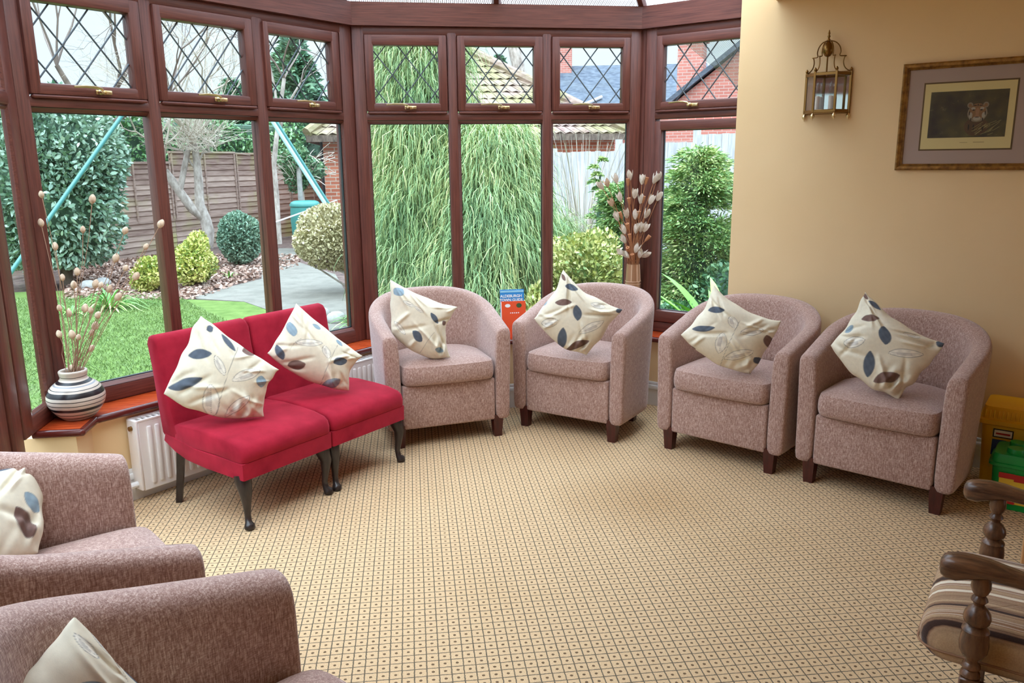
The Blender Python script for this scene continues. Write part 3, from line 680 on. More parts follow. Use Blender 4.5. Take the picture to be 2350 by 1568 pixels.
def make_cushion(corners, leaves, label, thick=0.088, seed=0, n=120, pinch=0.012, wr=1.0, sag=(0, 0, 0, 0)):
    t, r, b, l = [np.array(q, float) for q in corners]
    g = np.linspace(0, 1, n); U, V = np.meshgrid(g, g, indexing='ij')
    P = (t[None, None] * ((1 - U) * (1 - V))[..., None] + r * (U * (1 - V))[..., None] + b * (U * V)[..., None] + l * ((1 - U) * V)[..., None])
    cen = (t + r + b + l) / 4; nrm = np.cross(l - r, b - t); nrm /= np.linalg.norm(nrm)
    if nrm @ (np.array((0, 0, CAM_H)) - cen) < 0: nrm = -nrm
    a, c_ = 2 * U - 1, 2 * V - 1
    # the edges draw in between the corners (negative sag lets an edge bow outwards): edges tr, rb, bl, lt
    def edge(w, q): return (np.clip(w, 0, 1) ** 1.6) * (1 - q * q)
    side = [(edge(-c_, a), (l - t + b - r) / 2), (edge(a, c_), (t - r + l - b) / 2), (edge(c_, a), (t - l + r - b) / 2), (edge(-a, c_), (r - t + b - l) / 2)]
    for k, (w, dr) in enumerate(side): P = P + (w * (pinch + sag[k]))[..., None] * dr
    puff = (np.clip(1 - np.abs(a) ** 2.6, 0, 1) * np.clip(1 - np.abs(c_) ** 2.6, 0, 1)) ** 0.58
    rs = np.random.RandomState(seed); wv = np.zeros_like(U)
    for k in range(16):   # soft creases running from the corners and edges
        u0, v0 = [(0, 0), (1, 0), (1, 1), (0, 1)][k % 4]; u0 += rs.uniform(-0.1, 0.25) * (1 if u0 == 0 else -1); v0 += rs.uniform(-0.1, 0.25) * (1 if v0 == 0 else -1)
        an = math.atan2(0.5 - v0, 0.5 - u0) + rs.uniform(-0.45, 0.45); ln = rs.uniform(0.25, 0.5)
        x = (U - u0) * math.cos(an) + (V - v0) * math.sin(an); y = -(U - u0) * math.sin(an) + (V - v0) * math.cos(an)
        wv += rs.choice([-1, 1]) * np.exp(-(y / 0.028) ** 2) * np.exp(-((x - ln / 2) / (ln * 0.5)) ** 4) * 0.0085
    for k in range(5):
        ph, fx, fy = rs.uniform(0, 6.28), rs.uniform(-9, 9), rs.uniform(-9, 9); wv += 0.0022 * np.sin(ph + fx * U + fy * V)
    for k in range(7):   # tight gathers where the lowest corner is crushed on the seat
        ph = rs.uniform(0, 6.28); wv += 0.0045 * np.exp(-(((U - 0.9) ** 2 + (V - 0.9) ** 2) / 0.03)) * np.sin(ph + 26 * (U + V) + 6 * k * (U - V))
    rip = sum(rs.uniform(0.4, 1) * np.sin(rs.uniform(0, 6.28) + rs.uniform(8, 22) * (U * rs.choice([-1, 1]) + V)) for _ in range(4)) * 0.0022 * wr
    P = P + (rip * np.clip(np.maximum(np.abs(a), np.abs(c_)) * 2 - 1, 0, 1))[..., None] * ((t - b) / np.linalg.norm(t - b)) 
    F = P + nrm * (thick * puff + wr * wv * np.minimum(1, puff * 2.2))[..., None]; Bk = P - nrm * (thick * 0.62 * puff)[..., None]
    col = np.ones((n, n, 4)); col[..., :3] = CREAM
    side_len = (np.linalg.norm(r - t) + np.linalg.norm(b - r)) / 2
    for (p1, p2, wpx, kind) in leaves:
        q1, q2 = np.array(p1), np.array(p2); d = q2 - q1; Ln = np.linalg.norm(d); d = d / Ln
        x = (U - q1[0]) * d[0] + (V - q1[1]) * d[1]; y = -(U - q1[0]) * d[1] + (V - q1[1]) * d[0]; s = 2 * x / Ln - 1
        if kind == 's':
            yy = y + 0.02 * np.sin(x / Ln * 3.1); m = np.clip((0.005 - np.abs(yy)) / 0.004, 0, 1) * (x > 0) * (x < Ln); col[..., :3] = col[..., :3] * (1 - 0.6 * m[..., None]) + LINE * 0.6 * m[..., None]; continue
        half = wpx / 2 * np.clip(1 - s * s, 0, 1) ** 0.8; inside = np.clip((half - np.abs(y)) / 0.006 + 0.5, 0, 1) * (np.abs(s) < 1)
        body = {'b': BLUE, 'n': BROWN, 'o': PALE, 'k': SKY}[kind]; tex = 1 + 0.10 * np.sin(60 * x + 25 * y) * np.sin(70 * y)
        m = inside[..., None]; col[..., :3] = col[..., :3] * (1 - m) + (body * tex[..., None]) * m
        rim = np.clip(1 - np.abs(half - np.abs(y)) / 0.006, 0, 1) * (np.abs(s) < 1) + np.clip(1 - np.abs(y) / 0.004, 0, 1) * (np.abs(s) < 0.8) * (0.7 if kind == 'o' else 0.25)
        rim = np.clip(rim, 0, 1)[..., None] * (0.85 if kind == 'o' else 0.45); col[..., :3] = col[..., :3] * (1 - rim) + LINE * rim
        if kind == 'o':
            m2 = (np.clip((half * 0.45 - np.abs(y - half * 0.3)) / 0.01, 0, 1) * (np.abs(s + 0.1) < 0.45) * 0.5)[..., None]; col[..., :3] = col[..., :3] * (1 - m2) + np.array(srgb(168, 160, 156)[:3]) * m2
    back = np.ones((n, n, 4)); back[..., :3] = CREAM
    verts = np.concatenate([F.reshape(-1, 3), Bk.reshape(-1, 3)]); i, j = np.meshgrid(np.arange(n - 1), np.arange(n - 1), indexing='ij')
    q = np.stack([i * n + j, (i + 1) * n + j, (i + 1) * n + j + 1, i * n + j + 1], -1).reshape(-1, 4)
    if np.cross(F[1, 0] - F[0, 0], F[0, 1] - F[0, 0]) @ nrm < 0: q = q[:, ::-1]
    quads = np.concatenate([q, q[:, ::-1] + n * n]); base = np.array([cen[0], cen[1], min(c[2] for c in (t, r, b, l))])
    # the two faces share their rim vertices
    rim = (i * 0).astype(int); idx = np.arange(n * n).reshape(n, n); m = np.arange(2 * n * n); edge_i = np.unique(np.concatenate([idx[0], idx[-1], idx[:, 0], idx[:, -1]])); m[edge_i + n * n] = edge_i
    quads = m[quads]; use = np.unique(quads); re = -np.ones(2 * n * n, int); re[use] = np.arange(len(use))
    o = np_mesh('throw_cushion', (verts - base)[use], re[quads], MAT['cushion'], None, True, np.concatenate([col.reshape(-1, 4), back.reshape(-1, 4)])[use])
    o.location = base; tag(o, label, 'cushion', 'leaf print cushions'); return o
def place_cushion(pix, seat_z, lean_n, size, leaves, label, b3=None, yaw=0.0, rise=0.0, near=False, **kw):
    """pix: top, right, bottom, left corners in the photo; the bottom corner stands on the seat, the diagonal leans back."""
    bpt = Vector(b3) if b3 is not None else on_z(pix[2][0], pix[2][1], seat_z)
    d = ray(*pix[0]).normalized(); w = CO - bpt; bb = w.dot(d); disc = bb * bb - (w.length_squared - size * size)
    tpt = CO + d * (-bb + (-1 if near else 1) * math.sqrt(max(0, disc)))
    ax = (tpt - bpt).normalized(); view = (CO - (tpt + bpt) / 2); nr = (view - ax * view.dot(ax)).normalized()
    nr = Matrix.Rotation(yaw, 3, ax) @ nr; mid = (tpt + bpt) / 2 + nr * rise
    rpt, lpt = on_plane(pix[1][0], pix[1][1], mid, nr), on_plane(pix[3][0], pix[3][1], mid, nr)
    lv = []
    for p1, p2, wpx, k in leaves:
        u1, u2 = inv_bilinear(p1, pix), inv_bilinear(p2, pix); ln = math.hypot(p2[0] - p1[0], p2[1] - p1[1]); lv.append((u1, u2, wpx * np.linalg.norm(u2 - u1) / ln, k))
    return make_cushion((tpt, rpt, bpt, lpt), lv, label, **kw)
place_cushion([(1985, 668), (2168, 790), (2060, 914), (1906, 792)], 0.468, 0, 0.50,
    [((1995, 688), (2030, 707), 17, 'b'), ((1976, 670), (1994, 684), 14, 'n'), ((1976, 735), (2024, 731), 18, 'n'), ((2034, 753), (2036, 798), 26, 'b'), ((1940, 787), (1990, 785), 22, 'o'), ((2004, 808), (2004, 857), 22, 'b'), ((2016, 866), (2068, 862), 22, 'n'), ((2042, 815), (2120, 815), 20, 'o'), ((2080, 765), (2120, 772), 16, 'o'), ((2152, 782), (2166, 796), 16, 'b'), ((1926, 830), (1948, 850), 14, 'k'), ((1936, 760), (1956, 748), 12, 'k')],
    'leaf print cushion on the tub chair nearest the toy tubs', seed=3, wr=1.5, sag=(0.09, -0.03, -0.15, 0.03))
place_cushion([(1638, 655), (1793, 738), (1722, 859), (1562, 768)], 0.468, 0, 0.46,
    [((1618, 707), (1664, 706), 18, 'b'), ((1584, 750), (1640, 748), 15, 'b'), ((1680, 720), (1686, 752), 20, 'o'), ((1660, 760), (1656, 800), 20, 'o'), ((1698, 762), (1752, 752), 20, 'o'), ((1668, 812), (1728, 802), 20, 'o'), ((1758, 765), (1764, 798), 20, 'n'), ((1602, 812), (1622, 826), 18, 'b'), ((1730, 815), (1742, 832), 18, 'b'), ((1576, 788), (1604, 790), 12, 'n'), ((1660, 830), (1700, 730), 3, 's')],
    'leaf print cushion on the tub chair below the edge of the cream wall', seed=5, wr=1.4, sag=(0.10, -0.03, -0.14, 0.05))
place_cushion([(1293, 620), (1428, 708), (1346, 816), (1225, 728)], 0.468, 0, 0.45,
    [((1296, 653), (1332, 653), 16, 'b'), ((1270, 691), (1312, 690), 16, 'n'), ((1323, 697), (1326, 733), 19, 'b'), ((1246, 735), (1284, 731), 18, 'o'), ((1296, 744), (1297, 785), 18, 'b'), ((1306, 790), (1352, 778), 18, 'n'), ((1358, 690), (1392, 700), 16, 'o'), ((1416, 704), (1426, 716), 14, 'b'), ((1330, 760), (1385, 735), 16, 'o'), ((1288, 630), (1298, 642), 12, 'n'), ((1236, 700), (1250, 686), 10, 'k')],
    'leaf print cushion on the tub chair in front of the dried pod vase', seed=8, wr=1.4, sag=(0.10, -0.02, -0.14, 0.04))
place_cushion([(896, 642), (1051, 706), (1034, 821), (899, 765)], 0.468, 0, 0.40,
    [((988, 715), (1010, 744), 18, 'b'), ((946, 752), (968, 770), 22, 'b'), ((1024, 740), (1038, 752), 16, 'n'), ((925, 690), (950, 700), 14, 'o'), ((950, 700), (970, 715), 12, 'o'), ((905, 735), (930, 758), 16, 'o'), ((965, 790), (1000, 760), 3, 's'), ((905, 675), (925, 660), 14, 'k'), ((1000, 790), (1022, 800), 12, 'k')],
    'leaf print cushion slumped on the tub chair beside the red seats', seed=11, wr=1.5, sag=(0.05, 0.12, -0.20, -0.02))
place_cushion([(459, 722), (640, 848), (606, 957), (376, 905)], 0.405, 0, 0.45,
    [((386, 890), (464, 862), 22, 'b'), ((430, 815), (484, 808), 22, 'b'), ((508, 762), (538, 800), 18, 'b'), ((554, 800), (586, 804), 20, 'n'), ((492, 812), (512, 858), 18, 'o'), ((530, 870), (598, 848), 22, 'o'), ((482, 874), (492, 934), 26, 'o'), ((520, 935), (575, 905), 20, 'o'), ((604, 862), (606, 892), 20, 'k'), ((474, 756), (490, 750), 12, 'b'), ((500, 930), (545, 790), 3, 's')],
    'leaf print cushion on the red chair nearer the striped vase', seed=15, wr=1.2, sag=(0.02, 0.05, -0.16, -0.01))
place_cushion([(680, 697), (832, 817), (802, 898), (614, 812)], 0.405, 0, 0.43,
    [((664, 738), (672, 770), 22, 'k'), ((634, 790), (652, 818), 20, 'b'), ((664, 828), (703, 826), 20, 'n'), ((766, 832), (801, 828), 18, 'b'), ((678, 785), (738, 784), 16, 'o'), ((745, 875), (785, 868), 20, 'k'), ((744, 790), (752, 820), 16, 'o'), ((772, 775), (785, 792), 14, 'k'), ((716, 740), (736, 752), 14, 'k'), ((738, 880), (775, 790), 3, 's'), ((665, 800), (690, 775), 3, 's')],
    'leaf print cushion on the red chair nearer the corner', seed=19, wr=1.2, sag=(0.02, 0.06, -0.17, 0.0))
# the two cushions on the near left chairs, square on their lower edges
def chair_pt(i, x, y, z):
    p, th, _ = TUBS[i]; a = math.radians(th); x, y, z = x * TUB_K[i], y * TUB_K[i], z * TUB_K[i]; return Vector((p[0] + math.cos(a) * x - math.sin(a) * y, p[1] + math.sin(a) * x + math.cos(a) * y, z))
br_ = on_z(88, 1270, 0.535); d_ = ray(98, 1042).normalized(); w_ = CO - br_; bb_ = w_.dot(d_); tr_ = CO + d_ * (-bb_ + math.sqrt(max(0.0, bb_ * bb_ - w_.length_squared + 0.34 ** 2)))
lf_ = (chair_pt(4, -0.13, 0.27, 0) - chair_pt(4, 0, 0, 0))
make_cushion([tr_ + lf_ + Vector((0, 0, 0.01)), tr_, br_, br_ + lf_],
    [((0.80, 0.04), (0.97, 0.2), 0.09, 'o'), ((0.74, 0.62), (0.92, 0.9), 0.12, 'n'), ((0.80, 0.5), (0.95, 0.68), 0.10, 'k'), ((0.5, 0.1), (0.72, 0.2), 0.10, 'b'), ((0.3, 0.6), (0.45, 0.8), 0.10, 'b')],
    'leaf print cushion on the tub chair near the radiator, cut by the photo edge', seed=23, wr=0.9, pinch=0.03, sag=(0, -0.06, 0, 0))
tp_ = on_z(172, 1416, 0.80); b3_ = tp_ + (chair_pt(5, -0.03, -0.22, 0) - chair_pt(5, 0, 0, 0)); b3_.z = 0.535
place_cushion([(172, 1416), (420, 1690), (215, 1830), (-40, 1650)], 0.47, 0, (tp_ - b3_).length + 0.002,
    [((155, 1450), (178, 1500), 30, 'o'), ((196, 1440), (222, 1490), 26, 'o'), ((215, 1490), (232, 1520), 18, 'n'), ((250, 1530), (300, 1560), 40, 'b'), ((110, 1560), (170, 1600), 50, 'k'), ((205, 1575), (262, 1480), 5, 's')],
    'leaf print cushion on the tub chair in the near left corner', b3=b3_, near=True, seed=27, wr=1.1)

# ================================================================== RADIATOR, VASES, BOOKLETS
rad = empty('radiator', M=M1)           # local x along the facet, -y into the room
RX0, RX1, RZ0, RZ1, RYF, RYB = -1.60, -0.02, 0.055, 0.385, -0.285, -0.225
b = MB().span((RX0 + 0.012, RYF, RZ0), (RX1 - 0.012, RYF + 0.012, RZ1 - 0.004), 0.004)
k = RX0 + 0.05
while k < RX1 - 0.06:
    b.span((k, RYF - 0.010, RZ0 + 0.028), (k + 0.022, RYF + 0.004, RZ1 - 0.032), 0.007, seg=2); k += 0.0375
b.build('front_panel', MAT['radiator'], rad, smooth=40)
MB().span((RX0 + 0.012, RYB, RZ0), (RX1 - 0.012, RYB + 0.012, RZ1 - 0.004), 0.004).build('rear_panel', MAT['radiator'], rad)
g = MB()
g.span((RX0 + 0.004, RYF - 0.002, RZ1 - 0.006), (RX1 - 0.004, RYF + 0.006, RZ1 + 0.004), 0.002).span((RX0 + 0.004, RYB + 0.006, RZ1 - 0.006), (RX1 - 0.004, RYB + 0.014, RZ1 + 0.004), 0.002)
k = RX0 + 0.01
while k < RX1 - 0.02: g.span((k, RYF, RZ1 - 0.004), (k + 0.006, RYB + 0.012, RZ1 + 0.002)); k += 0.026
g.build('top_grille', MAT['radiator'], rad)
for x in (RX0, RX1): MB().span((x, RYF - 0.003, RZ0 + 0.005), (x + (0.012 if x == RX0 else -0.012), RYB + 0.014, RZ1 + 0.003), 0.004, seg=2).build('side_panel', MAT['radiator'], rad, smooth=40)
MB().tube([(RX0 - 0.012, -0.252, RZ1 - 0.035), (RX0 + 0.004, -0.252, RZ1 - 0.035)], 0.011, 12).build('air_vent', MAT['antique'], rad)
v = MB().tube([(RX0 - 0.05, -0.25, 0.0), (RX0 - 0.05, -0.25, RZ0 + 0.03)], 0.008, 8).tube([(RX0 - 0.055, -0.25, RZ0 + 0.03), (RX0 + 0.002, -0.25, RZ0 + 0.03)], 0.014, 10); v.build('valve', MAT['white_plastic'], rad)
tag(rad, 'white ribbed panel radiator under the window behind the crimson chairs', 'radiator')
for x in (-1.3, -0.3): MB().span((x, RYB + 0.012, 0.15), (x + 0.03, -0.202, 0.3)).build('bracket', MAT['radiator'], rad)

VX = on_z(181, 958, SILL_Z)
vp = empty('striped_vase', VX)
prof = [(0.055, 0.0), (0.062, 0.002), (0.095, 0.025), (0.122, 0.06), (0.131, 0.09), (0.127, 0.115), (0.108, 0.143), (0.082, 0.162), (0.062, 0.172), (0.056, 0.18), (0.058, 0.196), (0.060, 0.206), (0.057, 0.212), (0.050, 0.212), (0.046, 0.2), (0.05, 0.15), (0.02, 0.14)]
prof = [(r * (0.88 if r > 0.07 else 0.95), z) for r, z in prof]
def smooth_prof(pr, k=4):
    out = []
    for i in range(len(pr) - 1):
        p0, p1, p2, p3 = pr[max(i - 1, 0)], pr[i], pr[i + 1], pr[min(i + 2, len(pr) - 1)]
        for j in range(k):
            t = j / k; out.append(tuple(0.5 * (2 * p1[d] + (p2[d] - p0[d]) * t + (2 * p0[d] - 5 * p1[d] + 4 * p2[d] - p3[d]) * t * t + (3 * p1[d] - p0[d] - 3 * p2[d] + p3[d]) * t ** 3) for d in (0, 1)))
    return out + [pr[-1]]
mv = new_mat('striped_glaze', rough=0.35)
sep = N(mv, 'ShaderNodeSeparateXYZ'); L(mv, coords(mv), sep.inputs[0])
wobz = math_n(mv, 'MULTIPLY_ADD', noise_tex(mv, coords(mv, (6, 6, 1)), 1, 1), 0.010, sep.outputs['Z'])
zr = math_n(mv, 'DIVIDE', wobz, 0.22); r_ = N(mv, 'ShaderNodeValToRGB'); r_.color_ramp.interpolation = 'CONSTANT'; L(mv, zr, r_.inputs[0])
st = [(0, 0), (0.09, 1), (0.11, 0), (0.17, 1), (0.185, 0), (0.25, 1), (0.31, 0), (0.37, 1), (0.385, 0), (0.45, 1), (0.465, 0), (0.525, 1), (0.62, 0), (0.66, 1), (0.67, 0), (0.715, 2), (0.735, 0), (0.755, 1), (0.80, 0), (0.87, 1), (0.88, 0)]
el = r_.color_ramp.elements
while len(el) < len(st): el.new(0.5)
for e_, (p_, c_) in zip(el, st): e_.position = p_; e_.color = [srgb(206, 190, 176), srgb(36, 30, 34), srgb(150, 150, 156)][c_]
setc(mv, r_.outputs[0]); bsdf(mv).inputs['Roughness'].default_value = 0.3
MB().lathe(smooth_prof(prof), 40, cap=False).build('vase_body', mv, vp, smooth=True)
tag(vp, 'squat cream vase with black stripes standing on the sill by the door', 'vase')
MAT['poppy'] = m_wood('dried_poppy_head', (70, 70, 30), srgb(186, 152, 124), srgb(238, 216, 190), 0.8); MAT['stem'] = new_mat('dried_stem', srgb(170, 136, 112), 0.8)
def pod_mesh(mb, p, d, ln, r):
    d = d.normalized(); q = d.to_track_quat('Z', 'Y').to_matrix().to_4x4(); M = Matrix.Translation(p) @ q
    mb.lathe([(0.002, 0), (r * 0.45, ln * 0.06), (r * 0.85, ln * 0.24), (r, ln * 0.45), (r * 0.9, ln * 0.66), (r * 0.62, ln * 0.85), (r * 0.3, ln * 0.97), (0.001, ln * 1.0)], 10, M)
POD = [(97, 455, 0), (96, 521, 1), (211, 468, 0), (190, 535, 0), (284, 538, 1), (364, 523, 0), (331, 573, 1), (128, 575, 0), (263, 602, 2), (285, 622, 2), (177, 633, 1), (307, 643, 0), (144, 645, 1), (170, 663, 0), (217, 662, 1), (229, 662, 2), (248, 672, 2), (266, 690, 0), (139, 715, 0), (160, 728, 1), (193, 718, 0), (207, 720, 2), (221, 731, 2), (214, 758, 0), (208, 771, 1), (139, 776, 0), (168, 778, 0), (180, 780, 1), (204, 807, 1), (176, 846, 1)]
for i, (u, v_, k) in enumerate(POD):
    depth = VX.y + 0.015 * ((i * 7) % 9 - 4); p = on_plane(u, v_, (0, depth, 0), (0, 1, 0))
    mouth = Vector((VX.x + 0.02 * math.cos(i * 2.4), VX.y + 0.02 * math.sin(i * 2.4), VX.z + 0.17))
    if p.z < mouth.z + 0.06: mouth.z = min(mouth.z, p.z - 0.04)
    o = empty('dried_poppy_stem', mouth); tp = p - mouth
    mid = tp * 0.5 + Vector((0.012 * math.sin(i * 1.7), 0.01 * math.cos(i), 0.02)); pts = [Vector((0, 0, 0)), mid * 0.55, mid, tp * 0.8 + Vector((0.004, 0, 0.008)), tp]
    MB().tube(pts, [0.0017, 0.0015, 0.0014, 0.0012, 0.0018], 5).build('stem', MAT['stem'], o)
    ln = 0.030 + 0.005 * (i % 3); d = (pts[-1] - pts[-2]); m = MB(); pod_mesh(m, tp, d, ln, ln * 0.36); m.build('pod', MAT['poppy'], o, smooth=60)
    tag(o, 'thin dried poppy stem with a pale seed head in the striped vase', 'dried flower', 'dried poppy stems in the striped vase')

# copper coloured vase of white pods in the far corner
CVX = Vector((1.484, 4.858, SILL_Z)); cv = empty('copper_vase', CVX)
MAT['copper'] = new_mat('brushed_copper', srgb(186, 140, 106), 0.38, 0.55); MAT['copper_line'] = new_mat('pale_copper_band', srgb(232, 196, 166), 0.35, 0.3)
H = 0.43
MB().lathe([(0.040, 0.0), (0.044, 0.004), (0.048, 0.16), (0.048, 0.24), (0.0465, 0.32), (0.0405, H), (0.036, H), (0.036, 0.3)], 28, cap=False).build('vase_body', MAT['copper'], cv, smooth=50)
b = MB().lathe([(0.0487, 0.322), (0.0487, 0.326)], 28, cap=False).lathe([(0.0488, 0.306), (0.0488, 0.309)], 28, cap=False)
for an in (-120, -75, -40, 10, 100): b.tube([(0.0475 * math.cos(math.radians(an)), 0.0475 * math.sin(math.radians(an)), 0.325), (0.041 * math.cos(math.radians(an)), 0.041 * math.sin(math.radians(an)), H - 0.002)], 0.003, 5)
b.build('inlaid_band', MAT['copper_line'], cv)
tag(cv, 'tall copper coloured vase in the far window corner behind the tub chair', 'vase')
MAT['husk'] = m_wood('white_husk', (90, 90, 20), srgb(206, 190, 172), srgb(240, 230, 218), 0.8); MAT['husk_in'] = new_mat('tan_seed_case', srgb(186, 128, 88), 0.8)
HUSK = [(1378, 425, 0), (1392, 420, 1), (1412, 410, 0), (1446, 402, 0), (1441, 418, 2), (1474, 412, 0), (1483, 415, 2), (1503, 410, 0), (1510, 405, 0), (1457, 444, 0), (1470, 456, 0), (1476, 458, 2), (1495, 458, 0), (1512, 450, 0), (1402, 465, 1), (1421, 452, 0), (1444, 462, 2), (1415, 497, 0), (1425, 494, 2), (1437, 490, 0), (1459, 492, 0), (1466, 493, 2), (1484, 490, 0), (1430, 527, 0), (1441, 520, 2), (1461, 525, 0), (1471, 522, 0), (1482, 522, 0), (1446, 545, 2), (1430, 550, 0), (1486, 547, 2), (1436, 585, 0), (1442, 573, 2), (1462, 570, 0), (1470, 583, 0), (1482, 584, 0), (1452, 590, 2), (1424, 580, 0)]
for i, (u, v_, k) in enumerate(HUSK):
    dy = CVX.y + 0.018 * ((i * 5) % 5 - 2); p = on_plane(u, v_, (0, dy - 0.012, 0), (0, 1, 0))
    a = i * 2.39996; mouth = CVX + Vector((0.024 * math.cos(a), 0.024 * math.sin(a), H - 0.03)); o = empty('dried_pod_stem', mouth); tp = p - mouth
    up = Vector((tp.x * 0.35, tp.y * 0.35, tp.z * 0.55)); d = (tp - up); d = d.normalized() if d.length > 1e-4 else Vector((0, 0, 1)); ln = 0.062 if k == 0 else 0.05
    q0 = tp - d * ln * 0.5
    MB().tube([Vector((0, 0, -0.04)), up * 0.6, up, q0], [0.0022, 0.002, 0.0018, 0.0018], 5).build('stem', MAT['husk_in'], o)
    m = MB(); M = Matrix.Translation(q0) @ d.to_track_quat('Z', 'Y').to_matrix().to_4x4() @ Matrix.Rotation(a, 4, 'Z')
    if k == 2: m.lathe([(0.003, 0), (0.008, 0.01), (0.0105, 0.03), (0.0115, 0.043), (0.012, 0.046), (0.006, 0.046), (0.001, 0.035)], 10, M); m.build('seed_case', MAT['husk_in'], o, smooth=60)
    else:
        for s_ in range(3):   # three papery lobes split open at the tip
            R = Matrix.Rotation(s_ * 2.094, 4, 'Z'); n_ = 6; vs = []; fs = []
            for j in range(n_ + 1):
                t = j / n_; w = 0.017 * math.sin(PI * min(1, t * 0.93 + 0.05)) ** 0.7; y = 0.004 + 0.010 * math.sin(t * 2.2) + 0.006 * t
                vs += [(-w, y - 0.006 * (w / 0.017), ln * t), (0, y, ln * t), (w, y - 0.006 * (w / 0.017), ln * t)]
            for j in range(n_): fs += [(3 * j, 3 * j + 1, 3 * j + 4, 3 * j + 3), (3 * j + 1, 3 * j + 2, 3 * j + 5, 3 * j + 4)]
            m.add(vs, fs, M @ R)
        m.build('husk', MAT['husk'] if k == 0 else MAT['poppy'], o, smooth=True)
    tag(o, 'dried stem with a papery split seed pod in the copper vase', 'dried flower', 'dried pod stems in the copper vase')

def text(name, body, size, mat, parent, M, align='CENTER', bold=0.0):
    c = bpy.data.curves.new(name, 'FONT'); c.body = body; c.size = size; c.align_x = align; c.align_y = 'CENTER'; c.extrude = 0.0004; c.offset = bold
    t_ = bpy.data.objects.new(name + '_curve', c); COL.objects.link(t_); me = bpy.data.meshes.new_from_object(t_.evaluated_get(bpy.context.evaluated_depsgraph_get()))
    bpy.data.objects.remove(t_); bpy.data.curves.remove(c); me.name = name; me.materials.clear(); return finish(name, me, mat, parent, False, None, M)
RXM = Matrix.Rotation(PI / 2, 4, 'X')
def booklet(x, y, w, h, tilt, mat, label):
    o = empty('booklet', M=Matrix.Translation((x, y, SILL_Z + 0.001)) @ Matrix.Rotation(-tilt, 4, 'X')); MB().span((-w / 2, 0, 0), (w / 2, 0.0035, h), 0.0008).build('cover', mat, o)
    tag(o, label, 'booklet'); return o
MAT['blue_card'] = new_mat('blue_card', srgb(48, 136, 204), 0.35); MAT['orange_card'] = new_mat('orange_card', srgb(232, 84, 44), 0.35); MAT['white_ink'] = new_mat('white_ink', srgb(240, 240, 240), 0.5); MAT['light_blue'] = new_mat('pale_blue_ink', srgb(150, 204, 230), 0.5)
bk = booklet(0.719, 4.836, 0.150, 0.294, 0.12, MAT['blue_card'], 'blue town guide booklet propped against the back window, behind the orange one')
text('title', 'ALDEBURGH', 0.0235, MAT['white_ink'], bk, Matrix.Translation((-0.006, -0.001, 0.253)) @ RXM, bold=0.0006); text('title', 'TOWN GUIDE', 0.0225, MAT['white_ink'], bk, Matrix.Translation((-0.006, -0.001, 0.229)) @ RXM, bold=0.0006)
MB().span((-0.072, -0.0008, 0.276), (0.072, 0, 0.288)).build('top_band', MAT['light_blue'], bk)
bk2 = booklet(0.722, 4.815, 0.156, 0.225, 0.14, MAT['orange_card'], 'orange red booklet standing in front of the blue one')
e_ = MB(); e_.span((-0.078, -0.0006, 0), (-0.072, 0.0, 0.222)); e_.build('pale_edge', MAT['white_ink'], bk2)
def disc(mb, x, z, rx_, rz_, y, n=16): mb.add([(x + rx_ * math.cos(2 * PI * k / n), y, z + rz_ * math.sin(2 * PI * k / n)) for k in range(n)], [tuple(range(n))])
m = MB(); disc(m, -0.034, 0.198, 0.017, 0.011, -0.0008); m.build('printed_badge', MAT['white_ink'], bk2); m = MB(); disc(m, 0.036, 0.198, 0.017, 0.014, -0.0008); m.build('printed_badge', new_mat('dark_green_ink', srgb(58, 84, 44), 0.5), bk2)
m = MB(); 
for k in range(5): m.span((-0.02 + k * 0.012, -0.0008, 0.150), (-0.013 + k * 0.012, -0.0002, 0.156))
m.build('printed_line', MAT['white_ink'], bk2)

# ================================================================== WALL LANTERN AND PICTURE
MW = Matrix.Translation(Vector((0, 0, 0))) @ facet_M(CP + N3 * 0.18, E3, N3)       # local x along the wall, -y into the room
lan = empty('wall_lantern', M=MW @ Matrix.Translation((1.190, 0, 1.70)))
zb, zt = 0.02, 0.205; bpts = [(-0.106, -0.012), (-0.040, -0.094), (0.064, -0.094), (0.110, -0.012)]
fr = MB()
for x, y in bpts: fr.span((x - 0.0055, y - 0.0055, zb), (x + 0.0055, y + 0.0055, zt + 0.012), 0.001)
for z in (zb + 0.006, zt):
    for i in range(3):
        p, q = Vector(bpts[i] + (z,)), Vector(bpts[i + 1] + (z,)); dd = q - p; M_ = Matrix.Translation((p + q) / 2) @ Matrix.Rotation(math.atan2(dd.y, dd.x), 4, 'Z'); fr.box((0, 0, 0), (dd.length, 0.009, 0.016), 0.002, M_)
fr.build('cage_frame', MAT['antique'], lan, smooth=40)
MB().span((-0.112, -0.012, zb - 0.006), (0.116, 0.0, zt + 0.014), 0.002).build('back_plate', MAT['antique'], lan)
MB().span((-0.100, -0.0135, zb), (0.104, -0.0122, zt)).build('mirror_back', new_mat('silvered_mirror', srgb(226, 226, 224), 0.04, 1.0), lan)
MB().prism(ccw(bpts), zb - 0.004, zb + 0.002).build('base_plate', MAT['antique'], lan)
for i in range(3):
    p, q = bpts[i], bpts[i + 1]; MB().add([(p[0], p[1], zb), (q[0], q[1], zb), (q[0], q[1], zt), (p[0], p[1], zt)], [(0, 1, 2, 3)]).build('glass_pane', MAT['lantern_glass'], lan)
for x, y in bpts: MB().lathe([(0.0, -0.036), (0.003, -0.032), (0.003, -0.027), (0.008, -0.023), (0.0105, -0.016), (0.009, -0.009), (0.004, -0.004), (0.003, 0.0)], 12, c=(x, y, zb - 0.003)).build('ball_foot', MAT['brass'], lan, smooth=60)
